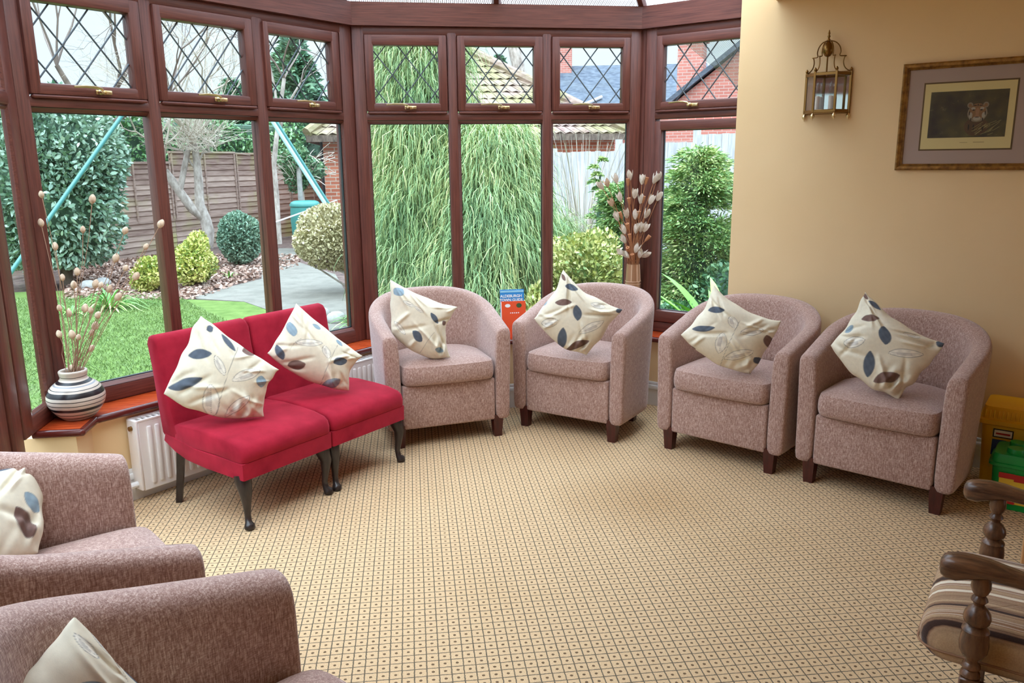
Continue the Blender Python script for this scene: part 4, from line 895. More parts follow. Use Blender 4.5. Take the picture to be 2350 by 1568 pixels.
for x, y in bpts: MB().lathe([(0.004, 0), (0.006, 0.004), (0.0075, 0.010), (0.004, 0.016), (0.001, 0.020)], 12, c=(x, y, zt + 0.012)).build('corner_finial', MAT['antique'], lan, smooth=60)
def catmull(p, k=4):
    out = []
    for i in range(len(p) - 1):
        a, b, c, d = p[max(i - 1, 0)], p[i], p[i + 1], p[min(i + 2, len(p) - 1)]
        for j in range(k): t = j / k; out.append(0.5 * (2 * b + (c - a) * t + (2 * a - 5 * b + 4 * c - d) * t * t + (3 * b - a - 3 * c + d) * t ** 3))
    return out + [p[-1]]
cr = MB(); cc = Vector((0, -0.045, 0))
for x, y in bpts:
    d = Vector((x, y, 0)) - cc; f = lambda r, z: cc + d * r + Vector((0, 0, z))
    cr.tube(catmull([f(1.0, 0.215), f(0.86, 0.222), f(0.72, 0.238), f(0.66, 0.262), f(0.70, 0.286), f(0.76, 0.290), f(0.5, 0.292), f(0.53, 0.312), f(0.46, 0.338), f(0.28, 0.358), f(0.0, 0.366)]), 0.0028, 6)
cr.build('crown_scroll', MAT['antique'], lan, smooth=60)
MB().lathe([(0.0, 0.285), (0.014, 0.292), (0.026, 0.310), (0.027, 0.326), (0.018, 0.350), (0.006, 0.362), (0.009, 0.370), (0.004, 0.376), (0.008, 0.384), (0.004, 0.392), (0.006, 0.398), (0.0015, 0.415), (0, 0.416)], 16, c=(0, -0.045, 0)).build('crown_cup', MAT['antique'], lan, smooth=60)
m = MB().tube([(0, -0.045, 0.2), (0, -0.045, 0.30)], 0.004, 8); m.build('crown_rod', MAT['antique'], lan)
MAT['candle'] = new_mat('candle_tube', srgb(232, 208, 196), 0.5)
for x in (-0.035, 0.03):
    t = MB().lathe([(0.016, 0.024), (0.018, 0.03), (0.011, 0.034), (0.011, 0.10), (0.0085, 0.102)], 14, c=(x, -0.045, 0)).build('candle_tube', MAT['candle'], lan, smooth=50)
    MB().lathe([(0.006, 0.10), (0.011, 0.118), (0.0125, 0.13), (0.009, 0.148), (0.003, 0.168), (0, 0.172)], 14, c=(x, -0.045, 0)).build('bulb', MAT['lantern_glass'], t, smooth=True)
tag(lan, 'antique brass half lantern with glass panes fixed on the cream wall', 'wall light')

pic = empty('framed_picture', M=MW @ Matrix.Translation((1.872, 0, 1.682)))
PW, PH, FW = 0.332, 0.247, 0.030
fm = MB(); o_, i_ = [(-PW, -PH), (PW, -PH), (PW, PH), (-PW, PH)], [(-PW + FW, -PH + FW), (PW - FW, -PH + FW), (PW - FW, PH - FW), (-PW + FW, PH - FW)]
steps = [(0.0, -0.002), (0.0, -0.018), (0.25, -0.024), (0.6, -0.020), (0.75, -0.014), (0.85, -0.016), (1.0, -0.010), (1.0, -0.002)]
for s_, y in steps: fm.v += [Vector((o_[k][0] + (i_[k][0] - o_[k][0]) * s_, y, o_[k][1] + (i_[k][1] - o_[k][1]) * s_)) for k in range(4)]
for a_ in range(len(steps) - 1):
    for k in range(4): fm.f.append((a_ * 4 + k, a_ * 4 + (k + 1) % 4, a_ * 4 + 4 + (k + 1) % 4, a_ * 4 + 4 + k))
mg = new_mat('gilt_wood', rough=0.4, metal=0.35); setc(mg, ramp(mg, noise_tex(mg, coords(mg, (40, 40, 40)), 1, 5), [(0.3, srgb(104, 68, 26)), (0.7, srgb(168, 122, 58))]))
fm.build('frame', mg, pic)
MB().span((-PW + 0.004, -0.006, -PH + 0.004), (PW - 0.004, -0.001, PH - 0.004)).build('mount', new_mat('mauve_mount', srgb(166, 146, 138), 0.9), pic)
cx, cz = -0.042, 0.0
MB().span((cx - 0.194, -0.0068, cz - 0.156), (cx + 0.194, -0.006, cz + 0.156)).build('mount_line', new_mat('brown_mount_line', srgb(96, 76, 50), 0.8), pic)
MB().span((cx - 0.187, -0.0074, cz - 0.149), (cx + 0.187, -0.0068, cz + 0.149)).build('mount_inner', new_mat('cream_mount', srgb(206, 190, 138), 0.9), pic)
mp_ = new_mat('dark_print', rough=0.6); g1 = noise_tex(mp_, coords(mp_, (38, 38, 38)), 1, 6, 0.75); g2 = noise_tex(mp_, coords(mp_, (9, 9, 9)), 1, 2)
setc(mp_, mix(mp_, ramp(mp_, g1, [(0.6, (0, 0, 0, 1)), (0.78, (0.55,) * 3 + (1,))]), ramp(mp_, g2, [(0.35, srgb(52, 42, 36)), (0.7, srgb(88, 80, 46))]), srgb(150, 140, 100)))
pr = MB().span((cx - 0.160, -0.0080, cz - 0.098), (cx + 0.160, -0.0074, cz + 0.112)).build('print', mp_, pic)
MB().span((cx - 0.02, -0.0078, cz - 0.122), (cx + 0.012, -0.0074, cz - 0.120)).span((cx + 0.035, -0.0078, cz - 0.122), (cx + 0.08, -0.0074, cz - 0.119)).build('caption_line', new_mat('pencil_line', srgb(150, 136, 100), 0.9), pic)
tx, tz = cx + 0.040, cz + 0.012
ti = [('tiger_body', srgb(84, 64, 46), [(0, -0.062, 0.05, 0.042)], 0), ('tiger_ruff', srgb(128, 116, 98), [(0, -0.002, 0.041, 0.040), (-0.032, 0.034, 0.012, 0.013), (0.032, 0.034, 0.012, 0.013)], 1), ('tiger_head', srgb(128, 96, 66), [(0, 0.006, 0.034, 0.036), (-0.032, 0.033, 0.007, 0.008), (0.032, 0.033, 0.007, 0.008)], 2),
      ('tiger_cheek', srgb(158, 150, 134), [(-0.018, 0.019, 0.009, 0.006), (0.018, 0.019, 0.009, 0.006), (0, -0.026, 0.016, 0.010), (-0.026, -0.012, 0.007, 0.014), (0.026, -0.012, 0.007, 0.014)], 3), ('tiger_nose', srgb(146, 108, 80), [(0, 0.004, 0.008, 0.018), (0, -0.014, 0.009, 0.007)], 4),
      ('tiger_stripe', srgb(40, 32, 30), [(-0.016, 0.012, 0.005, 0.003), (0.016, 0.012, 0.005, 0.003), (0, -0.020, 0.010, 0.0016), (-0.012, 0.032, 0.008, 0.002), (0.012, 0.032, 0.008, 0.002), (0, 0.034, 0.002, 0.006), (-0.032, -0.002, 0.002, 0.010), (0.032, -0.002, 0.002, 0.010), (-0.024, -0.03, 0.002, 0.008), (0.024, -0.03, 0.002, 0.008), (-0.03, -0.065, 0.003, 0.014), (0.028, -0.07, 0.003, 0.014), (-0.01, -0.065, 0.003, 0.012)], 5)]
for nm, c, els, lv in ti:
    m = MB()
    for x, z, a_, b_ in els: disc(m, tx + x, tz + z, a_, b_, -0.0082 - lv * 0.00012)
    m.build(nm, new_mat(nm, c, 0.7), pr)
m = MB()
for k in range(26):
    x = tx - 0.02 + 0.13 * rnd.random(); z = tz - 0.105 + 0.05 * rnd.random(); l_ = 0.02 + 0.04 * rnd.random(); an = 0.3 + 0.5 * rnd.random()
    if x + l_ > cx + 0.155: continue
    dx, dz = l_ * math.cos(an), l_ * math.sin(an); w = 0.0007; m.add([(x, -0.0090, z), (x + dx, -0.0090, z + dz), (x + dx - w, -0.0090, z + dz + 2 * w), (x - w, -0.0090, z + 2 * w)], [(0, 1, 2, 3)])
m.build('grass_stroke', new_mat('print_grass', srgb(150, 140, 92), 0.7), pr)
tag(pic, 'framed print of a tiger in undergrowth with gilt frame and mauve mount', 'picture')

# ================================================================== TOY TUBS
MAT['toy_yellow'] = new_mat('yellow_plastic', srgb(244, 190, 24), 0.4); MAT['toy_green'] = new_mat('green_plastic', srgb(12, 150, 62), 0.35); MAT['label_yellow'] = new_mat('yellow_label', srgb(236, 196, 60), 0.5)
MAT['ink_red'] = new_mat('red_ink', srgb(190, 36, 30), 0.5); MAT['ink_blue'] = new_mat('blue_ink', srgb(30, 60, 130), 0.5); MAT['ink_black'] = new_mat('black_ink', srgb(24, 22, 22), 0.5)
def toy_tub(nm, s0, nn, w, d, h, mat, flare, rz=0.0):
    o = empty(nm, M=facet_M(CP + E3 * s0 + N3 * nn, E3, N3) @ Matrix.Rotation(rz, 4, 'Z')); b = MB()
    def ring(k, z, r=0.03):
        q = []; hw, hd = w / 2 * k, d / 2 * k
        for cx_, cy_, a0 in ((hw - r, hd - r, 0), (-hw + r, hd - r, 90), (-hw + r, -hd + r, 180), (hw - r, -hd + r, 270)):
            for j in range(5): an = math.radians(a0 + 22.5 * j); q.append((cx_ + r * math.cos(an), cy_ + r * math.sin(an), z))
        return q
    def rings(mb, rr):
        o_ = len(mb.v); n = len(rr[0])
        for q in rr: mb.v += [Vector(p) for p in q]
        for i in range(len(rr) - 1):
            for k in range(n): mb.f.append((o_ + i * n + k, o_ + i * n + (k + 1) % n, o_ + (i + 1) * n + (k + 1) % n, o_ + (i + 1) * n + k))
        mb.f.append(tuple(o_ + k for k in range(n - 1, -1, -1))); mb.f.append(tuple(o_ + (len(rr) - 1) * n + k for k in range(n)))
    rings(b, [ring(flare, 0.0), ring(flare + 0.01, 0.006), ring(0.97, h * 0.78), ring(0.98, h * 0.8)]); b.build('tub_body', mat, o, smooth=40)
    l_ = MB(); rings(l_, [ring(1.02, h * 0.78), ring(1.06, h * 0.79), ring(1.06, h * 0.84), ring(1.0, h * 0.85), ring(0.99, h * 0.95), ring(0.95, h)]); 
    return o, l_, ring
ty, l_, rg = toy_tub('toy_tub', 2.235, 0.325, 0.36, 0.24, 0.385, MAT['toy_yellow'], 0.88)
for k in range(20): l_.span((-0.165 + k * 0.017, -0.125, 0.335), (-0.158 + k * 0.017, -0.112, 0.37), 0.002)
l_.build('lid', MAT['toy_yellow'], ty, smooth=40)
MB().span((-0.13, -0.1175, 0.10), (0.12, -0.114, 0.295)).build('label', MAT['label_yellow'], ty)
m = MB(); m.span((-0.125, -0.1195, 0.245), (-0.045, -0.117, 0.285)); bl = m.build('label_sign', MAT['ink_black'], ty); MB().span((-0.12, -0.1203, 0.25), (-0.05, -0.1195, 0.28)).build('label_sign_face', MAT['white_ink'], bl); MB().span((-0.113, -0.121, 0.26), (-0.057, -0.1203, 0.268)).build('label_stroke', MAT['ink_red'], bl)
MB().span((-0.125, -0.1195, 0.16), (-0.07, -0.117, 0.235)).build('label_picture', MAT['ink_blue'], ty); MB().span((0.0, -0.1195, 0.24), (0.06, -0.117, 0.29)).build('label_picture', MAT['ink_blue'], ty); MB().span((0.02, -0.1205, 0.215), (0.045, -0.1185, 0.245)).build('label_picture', MAT['ink_red'], ty)
tag(ty, 'tall yellow plastic toy tub with ridged lid against the cream wall', 'toy tub')
tg, l_, rg = toy_tub('toy_tub', 2.29, 0.58, 0.31, 0.21, 0.245, MAT['toy_green'], 0.90)
for x in (-0.07, 0.06):
    for y in (-0.045, 0.05): l_.lathe([(0.036, 0.243), (0.035, 0.262), (0.033, 0.266), (0.001, 0.267)], 18, c=(x, y, 0))
l_.build('lid', MAT['toy_green'], tg, smooth=40)
lb = MB().add([(-0.115, -0.1015, 0.03), (0.115, -0.1015, 0.03), (0.118, -0.1055, 0.165), (-0.118, -0.1055, 0.165)], [(0, 1, 2, 3)]).build('label', MAT['label_yellow'], tg)
text('label_text', '1\u00bd-5', 0.042, MAT['ink_black'], tg, Matrix.Translation((0.072, -0.1065, 0.143)) @ RXM)
for x, z, a_, b_ in ((-0.09, 0.155, 0.03, 0.012), (-0.04, 0.15, 0.022, 0.016), (-0.08, 0.05, 0.03, 0.02), (0.05, 0.045, 0.04, 0.018)): MB().span((x - a_, -0.1075, z - b_), (x + a_, -0.1062, z + b_), 0.0006).build('label_picture', MAT['ink_red'], tg)
MB().span((0.085, -0.107, 0.035), (0.112, -0.1062, 0.08)).build('label_picture', MAT['ink_blue'], tg)
tag(tg, 'green plastic toy tub with studded lid in front of the yellow tub', 'toy tub')

# ================================================================== WOODEN ARMCHAIR at lower right
AX = Vector((-0.674, -0.738, 0)).normalized() 
ach = empty('wooden_armchair'); at_ = math.atan2(AX.y, AX.x); amid = Vector((1.379, 1.718, 0)); ach.location = amid; ach.rotation_euler = (0, 0, at_)   # local -Y is the way it faces
hw = 0.255
arm_prof = [(0.0, 0.602, 0.020), (-0.018, 0.606, 0.026)]
for sx in (-1, 1):
    x = sx * hw; a = MB(); n = 10; path = [(0.022, 0.585), (0.004, 0.582), (0.000, 0.598), (0.012, 0.616), (0.045, 0.624), (0.10, 0.616), (0.18, 0.604), (0.30, 0.596), (0.42, 0.60), (0.52, 0.612)]
    cen = [(0.000, 0.594, 0.010, 0.014), (0.004, 0.594, 0.020, 0.023), (0.014, 0.594, 0.027, 0.028), (0.035, 0.596, 0.030, 0.030), (0.06, 0.602, 0.026, 0.030), (0.095, 0.606, 0.019, 0.029), (0.16, 0.598, 0.015, 0.026), (0.28, 0.59, 0.0145, 0.023), (0.42, 0.592, 0.0145, 0.022), (0.54, 0.604, 0.0145, 0.022)]
    vs = []; m_ = 12
    for y, z, rv, rh in cen:
        for k in range(m_):
            an = 2 * PI * k / m_; c, s_ = math.cos(an), math.sin(an); vs.append((x + rh * math.copysign(abs(c) ** 0.6, c), y, z + rv * math.copysign(abs(s_) ** 0.7, s_)))
    fs = [(i * m_ + k, i * m_ + (k + 1) % m_, (i + 1) * m_ + (k + 1) % m_, (i + 1) * m_ + k) for i in range(len(cen) - 1) for k in range(m_)] + [tuple(range(m_ - 1, -1, -1)), tuple((len(cen) - 1) * m_ + k for k in range(m_))]
    a.add(vs, [tuple(reversed(f)) for f in fs]); ar = a.build('armrest', MAT['oak'], ach, smooth=50)
    p = MB(); py = 0.085
    p.lathe([(0.016, 0.588), (0.020, 0.575), (0.021, 0.56), (0.016, 0.546), (0.011, 0.540), (0.016, 0.534), (0.018, 0.528), (0.012, 0.521), (0.011, 0.516), (0.018, 0.510), (0.026, 0.498), (0.029, 0.486), (0.026, 0.474), (0.017, 0.466), (0.026, 0.460), (0.029, 0.454), (0.027, 0.448), (0.029, 0.44), (0.031, 0.42), (0.029, 0.402), (0.021, 0.388), (0.013, 0.378), (0.013, 0.372), (0.019, 0.366), (0.020, 0.360), (0.014, 0.354), (0.020, 0.347), (0.022, 0.340), (0.016, 0.334)][::-1], 18, c=(x, py, 0))
    p.span((x - 0.021, py - 0.021, 0.0), (x + 0.021, py + 0.021, 0.336), 0.003)
    p.build('front_post', MAT['oak_post'], ach, smooth=40)
    b = MB().tube([(x * 0.93, 0.56, 0.0), (x * 0.93, 0.53, 0.35), (x * 0.93, 0.56, 0.62), (x * 0.93, 0.66, 1.02)], [0.02, 0.022, 0.021, 0.016], 4); b.build('rear_post', MAT['oak_post'], ach)
    MB().span((x - 0.012, py, 0.275), (x + 0.012, 0.55, 0.325), 0.003).build('side_rail', MAT['oak'], ach); MB().span((x - 0.009, py, 0.10), (x + 0.009, 0.55, 0.13), 0.003).build('stretcher', MAT['oak'], ach)
MB().span((-hw, 0.07, 0.275), (hw, 0.095, 0.325), 0.003).build('front_rail', MAT['oak'], ach); MB().span((-hw, 0.54, 0.275), (hw, 0.56, 0.325), 0.003).build('back_rail', MAT['oak'], ach)
for z in (0.55, 0.70, 0.85, 0.98): MB().span((-hw * 0.93, 0.545 + (z - 0.55) * 0.24, z - 0.025), (hw * 0.93, 0.563 + (z - 0.55) * 0.24, z + 0.025), 0.004).build('back_slat', MAT['oak'], ach)
ms = new_mat('striped_chenille', rough=0.9, spec=0.1, sheen=0.25); sp_ = N(ms, 'ShaderNodeSeparateXYZ'); L(ms, coords(ms), sp_.inputs[0])
ns = N(ms, 'ShaderNodeTexNoise', noise_dimensions='1D'); ns.inputs['Scale'].default_value = 26; ns.inputs['Detail'].default_value = 3; L(ms, math_n(ms, 'MULTIPLY_ADD', noise_tex(ms, coords(ms, (8, 8, 8)), 1, 1), 0.012, sp_.outputs['X']), ns.inputs['W'])
setc(ms, mix(ms, 0.25, ramp(ms, ns.outputs[0], [(0.38, srgb(58, 38, 30)), (0.43, srgb(140, 106, 80)), (0.50, srgb(190, 160, 126)), (0.56, srgb(148, 108, 78)), (0.62, srgb(236, 222, 200))]), noise_tex(ms, coords(ms, (260, 260, 260)), 1, 2), 'OVERLAY')); bump(ms, noise_tex(ms, coords(ms, (300, 300, 300)), 1, 1), 0.3, 0.002)
sq = MB(); n = 0; rr = [(0.02, 0.328), (0.004, 0.334), (0.0, 0.36), (0.0, 0.40), (0.004, 0.425), (0.03, 0.436), (0.08, 0.446), (0.15, 0.452)]
x0, x1, y0, y1 = -0.228, 0.228, -0.01, 0.52
for ins, z in rr:
    bulge = 0.035 * math.sin(PI * min(1, max(0, (z - 0.32) / 0.12))); q = []
    for cx_, cy_, a0 in ((x1 - 0.05, y1 - 0.05, 0), (x0 + 0.05, y1 - 0.05, 90), (x0 + 0.05, y0 + 0.06, 180), (x1 - 0.05, y0 + 0.06, 270)):
        for j in range(7):
            an = math.radians(a0 + 15 * j); q.append(Vector((cx_ + (0.05 - min(ins, 0.049)) * math.cos(an), cy_ + (0.055 - min(ins, 0.05)) * math.sin(an) - (bulge if cy_ < 0.2 else 0), z)))
    if ins > 0.049:
        cc_ = Vector((0, 0.25, 0)); q = [Vector((cc_.x + (p.x - cc_.x) * (1 - (ins - 0.049) * 3.4), cc_.y + (p.y - cc_.y) * (1 - (ins - 0.049) * 3.4), z)) for p in q]
    sq.v += q; m_ = len(q)
for i in range(len(rr) - 1):
    for k in range(m_): sq.f.append((i * m_ + k, i * m_ + (k + 1) % m_, (i + 1) * m_ + (k + 1) % m_, (i + 1) * m_ + k))
sq.f.append(tuple(range(m_ - 1, -1, -1))); sq.f.append(tuple((len(rr) - 1) * m_ + k for k in range(m_)))
sc_ = sq.build('seat_cushion', ms, ach, smooth=True); s = sc_.modifiers.new('smooth', 'SUBSURF'); s.levels = 1; s.render_levels = 1
pp = MB(); ring_ = [sq.v[2 * m_ + k] for k in range(m_)]; pp.tube(ring_ + [ring_[0], ring_[1]], 0.003, 6, cap=False); pp.build('piping', new_mat('tan_piping', srgb(150, 110, 82), 0.8), sc_, smooth=True)
tag(ach, 'dark oak armchair with turned arm posts and a brown striped seat cushion', 'armchair')
tb = empty('pine_side_table', on_z(2333, 1345, 0.0), math.radians(-40)); tb.location.z = 0
for x, y in ((0.025, -0.025), (0.025, -0.40), (0.50, -0.025), (0.50, -0.40)): MB().span((x - 0.025, y - 0.025, 0), (x + 0.025, y + 0.025, 0.50), 0.003).build('leg', MAT['pine'], tb)
MB().span((-0.03, -0.46, 0.50), (0.56, 0.03, 0.53), 0.006).build('table_top', MAT['pine'], tb)
tag(tb, 'pale pine table leg just inside the right edge behind the oak armchair', 'side table')

# ================================================================== GARDEN
GZ = -0.15
rs = np.random.RandomState(4)
def unit(a): return a / (np.linalg.norm(a, axis=-1, keepdims=True) + 1e-9)
def leaf_mesh(C, D, ln, wd, fold=0.25):
    """kite-shaped leaves at C pointing along D; ln, wd arrays or numbers"""
    n = len(C); D = unit(D); R = unit(np.cross(D, unit(rs.normal(size=(n, 3))))); U = np.cross(R, D)
    ln = np.broadcast_to(np.asarray(ln, float), (n,))[:, None]; wd = np.broadcast_to(np.asarray(wd, float), (n,))[:, None]
    v = np.stack([C - D * ln * 0.5, C + R * wd * 0.42 + U * wd * fold - D * ln * 0.22, C + R * wd * 0.44 + U * wd * fold + D * ln * 0.14, C + D * ln * 0.5, C - R * wd * 0.44 + U * wd * fold + D * ln * 0.14, C - R * wd * 0.42 + U * wd * fold - D * ln * 0.22], 1).reshape(-1, 3)
    return v, np.arange(6 * n).reshape(n, 6)
def blob_points(n, centre, rad, lumps=14, depth=0.35, seed=0, flat_bottom=None):
    r_ = np.random.RandomState(seed); d = unit(r_.normal(size=(n, 3))); L_ = unit(r_.normal(size=(lumps, 3)))
    k = np.max(np.clip(d @ L_.T, 0, 1) ** 6, 1); r = ((0.80 + 0.22 * k) if lumps > 12 else (0.62 + 0.46 * k)) * (1 - depth * r_.rand(n) ** 2)
    p = np.array(centre) + d * r[:, None] * np.array(rad)
    if flat_bottom is not None: p[:, 2] = np.maximum(p[:, 2], flat_bottom + 0.15 * r_.rand(n))
    return p, d
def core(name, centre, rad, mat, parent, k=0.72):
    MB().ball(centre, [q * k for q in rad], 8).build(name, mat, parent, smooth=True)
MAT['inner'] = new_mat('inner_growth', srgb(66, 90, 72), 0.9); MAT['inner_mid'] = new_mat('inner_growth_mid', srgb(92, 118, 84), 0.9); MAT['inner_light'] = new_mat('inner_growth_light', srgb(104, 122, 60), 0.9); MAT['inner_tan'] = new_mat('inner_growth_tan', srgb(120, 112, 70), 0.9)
def shrub(name, base, centre, rad, n, ln, wd, mat, label, cat='bush', inner='inner', seed=0, trunk=None, group=None, lumps=14, up=0.4, depth=0.35):
    base = Vector(base); o = empty(name, base); c = np.array(centre) - np.array(base)
    p, d = blob_points(n, c, rad, lumps, depth, seed, flat_bottom=0.0); D = d + rs.normal(size=d.shape) * 0.8 + np.array((0, 0, up))
    v, q = leaf_mesh(p, D, ln * (0.7 + 0.6 * rs.rand(n)), wd * (0.7 + 0.6 * rs.rand(n))); np_mesh('foliage', v, q, MAT[mat], o)
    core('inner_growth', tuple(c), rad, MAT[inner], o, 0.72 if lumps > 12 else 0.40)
    t = MB(); top = Vector(tuple(c))
    if trunk:
        for pth, r0 in trunk: t.tube([Vector(x) for x in pth], [r0 * (1 - 0.12 * i) for i in range(len(pth))], 7)
    else:
        for k in range(3): t.tube([Vector((0.05 * math.cos(k * 2.1), 0.05 * math.sin(k * 2.1), -0.05)), top * 0.5 + Vector((0.1 * math.cos(k * 2.1), 0.1 * math.sin(k * 2.1), 0)), top], [0.02, 0.016, 0.01], 6)
    t.build('stem', MAT['bark'] if trunk else MAT['bark_dark'], o, smooth=60); tag(o, label, cat, group); return o

# ground
def gpoly(nm, pts, z, mat, h=0.04): return struct(MB().prism(ccw([tuple(p) for p in pts]), z - h, z).build(nm, mat))
gpoly('ground', [(-60, -10), (60, -10), (60, 90), (-60, 90)], GZ - 0.03, MAT['soil'])
def gp(u, v): p = on_z(u, v, GZ); return (p.x, p.y)
lawn = gpoly('lawn', [(-9, 1.5), (-1.8, 1.5), (-1.8, 3.6), (-0.55, 4.95), (-0.35, 6.4), gp(700, 745), gp(640, 722), gp(560, 694), gp(430, 688), gp(300, 676), gp(150, 668), (-9, 11.5)], GZ + 0.005, MAT['lawn'])
path = gpoly('path', [gp(430, 684), gp(560, 692), gp(640, 720), gp(700, 745), (-0.25, 6.6), (0.1, 7.4), gp(800, 680), gp(770, 630), gp(680, 600), gp(640, 590), gp(600, 592), gp(600, 640), gp(520, 660)], GZ + 0.0, MAT['slab'])
gpoly('path_far', [gp(605, 612), gp(660, 612), gp(690, 570), gp(640, 570)], GZ + 0.002, MAT['slab'])
gpoly('terrace', [(-1.9, 3.55), (-0.4, 5.2), (1.75, 5.2), (2.6, 4.3), (3.1, 4.8), (1.95, 5.9), (-0.55, 5.9), (-2.6, 3.9)], GZ - 0.005, MAT['concrete'])
n = 80000; a_ = rs.rand(n, 2); gx = -5.2 + 4.9 * a_[:, 0]; gy = 4.6 + 6.3 * a_[:, 1]
ok = (gy > 4.95 + (gx + 0.55) * 1.04 + 0.3) & (gx < -0.5 - (gy - 6.4).clip(0) * 0.52)
P = np.stack([gx[ok], gy[ok], np.full(ok.sum(), GZ + 0.018)], 1); D = rs.normal(size=P.shape) * 0.55; D[:, 2] = 0.8
v, q = leaf_mesh(P, D, 0.036, 0.006); tag(np_mesh('lawn_grass', v, q, MAT['grass']), 'bright green mown grass of the lawn outside the left windows', 'grass', kind='stuff')
n = 11000; pts = []
for k in range(n):
    u, v_ = rnd.uniform(150, 690), rnd.uniform(585, 690)
    if v_ < 600 + (u > 600) * 0 and u < 250: continue
    edge_ = 688 - max(0, (u - 430)) * 0.33 + rnd.uniform(-8, 6)
    if v_ > edge_: continue
    pts.append(on_z(u, v_, GZ))
P = np.array(pts); P[:, 2] += 0.0 + 0.03 * rs.rand(len(P)); D = rs.normal(size=P.shape); D[:, 2] *= 0.3
v, q = leaf_mesh(P, D, 0.065, 0.038, 0.15); tag(np_mesh('leaf_litter', v, q, MAT['litter']), 'dry brown fallen leaves over the soil bed beside the path', 'dead leaves', kind='stuff')

# fence of lapped panels
FD = Vector((0.491, 0.871, 0)); F0 = Vector((-4.48, 15.58, GZ)); FT = 0.85
for k, (t0, top) in enumerate(((FT - 3.66, 1.55), (FT - 1.83, 1.55), (FT, 1.74), (FT + 1.83, 1.72), (FT + 3.66, 1.66))):
    o = empty('fence_panel', F0 + FD * t0, math.atan2(FD.y, FD.x)); hgt = top - GZ
    for nm, z0, z1, nb in (('lower_boards', 0.0, 0.60, 6), ('upper_boards', 0.64, hgt - 0.03, 11)):
        b = MB()
        for j in range(nb):
            za = z0 + (z1 - z0) * j / nb; zc = z0 + (z1 - z0) * (j + 1) / nb + 0.012; w0, w1 = rnd.uniform(-0.008, 0.008), rnd.uniform(-0.008, 0.008)
            b.add([(0, -0.022, za + w0), (1.82, -0.022, za + w1), (1.82, -0.004, zc + w1), (0, -0.004, zc + w0), (0, 0.0, za), (1.82, 0.0, za), (1.82, 0.012, zc), (0, 0.012, zc)], [(0, 1, 2, 3), (5, 4, 7, 6), (0, 4, 5, 1), (3, 2, 6, 7), (0, 3, 7, 4), (1, 5, 6, 2)])
        b.build(nm, MAT['fence'], o)
    MB().span((0, -0.035, 0.60), (1.82, 0.02, 0.645)).build('middle_rail', MAT['fence'], o); MB().span((0, -0.04, hgt - 0.04), (1.82, 0.03, hgt)).build('top_rail', MAT['fence'], o)
    for x in (0.02, 0.90, 1.78): MB().span((x, -0.04, 0.62), (x + 0.035, -0.01, hgt - 0.03)).build('batten', MAT['fence'], o)
    tag(o, ['weathered lap fence panel behind the big laurel bush, farthest left', 'lower weathered lap fence panel between the laurel and the bare tree', 'weathered lap fence panel behind the bare tree and box bush', 'weathered lap fence panel left of the water butt behind the thin tree', 'weathered lap fence panel directly behind the green water butt', 'weathered lap fence panel next to the brick garage corner'][k], 'fence panel', 'weathered lap fence panels')

# big laurel on the left
LB = at_far(150, 640, 12.9); LB.z = GZ
lo = empty('laurel_bush', LB); lc = [((-0.1, 0, 1.15), (1.02, 0.8, 1.25)), ((0.15, 0.0, 1.75), (0.85, 0.7, 0.85)), ((-0.45, 0, 0.9), (0.7, 0.7, 0.8))]
vs, qs, off = [], [], 0
for k, (c, r) in enumerate(lc):
    p, d = blob_points(7500, c, r, 26, 0.3, 40 + k, flat_bottom=0.28); v, q = leaf_mesh(p, d + rs.normal(size=d.shape) * 0.6 + np.array((0, 0, -0.1)), 0.095 * (0.7 + 0.6 * rs.rand(len(p))), 0.045 * (0.8 + 0.4 * rs.rand(len(p)))); vs.append(v); qs.append(q + off); off += len(v)
np_mesh('foliage', np.concatenate(vs), np.concatenate(qs), MAT['laurel'], lo); cm = MB()
for c, r in lc: cm.ball(c, [x * 0.74 for x in r], 8)
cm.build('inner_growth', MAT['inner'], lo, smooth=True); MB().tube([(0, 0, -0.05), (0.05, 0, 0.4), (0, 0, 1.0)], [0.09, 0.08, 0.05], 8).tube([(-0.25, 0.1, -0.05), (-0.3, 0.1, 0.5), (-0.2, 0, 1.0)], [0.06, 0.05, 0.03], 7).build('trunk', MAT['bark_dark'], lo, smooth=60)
tag(lo, 'large glossy grey-green laurel bush left of the fence on the lawn edge', 'bush')
b_ = at_far(555, 608, 14.1); b_.z = GZ; shrub('box_bush', b_, (b_.x, b_.y, GZ + 0.46), (0.36, 0.36, 0.45), 5200, 0.055, 0.03, 'box', 'rounded clipped green box bush standing before the fence', seed=2, lumps=30, depth=0.2)
b_ = at_far(452, 655, 11.9); b_.z = GZ; shrub('golden_bush', b_, (b_.x, b_.y, GZ + 0.36), (0.33, 0.33, 0.40), 6000, 0.05, 0.027, 'euonymus', 'yellow and green variegated bush right of the mullion, beside the path', inner='inner_light', seed=6, lumps=8, depth=0.5)
b_ = at_far(352, 660, 11.6); b_.z = GZ; shrub('golden_bush', b_, (b_.x, b_.y, GZ + 0.24), (0.30, 0.28, 0.27), 4200, 0.048, 0.026, 'euonymus', 'smaller yellow green bush behind the grassy clump on the bed', inner='inner_light', seed=9, lumps=8, depth=0.5)
b_ = at_far(800, 640, 10.6); b_.z = GZ
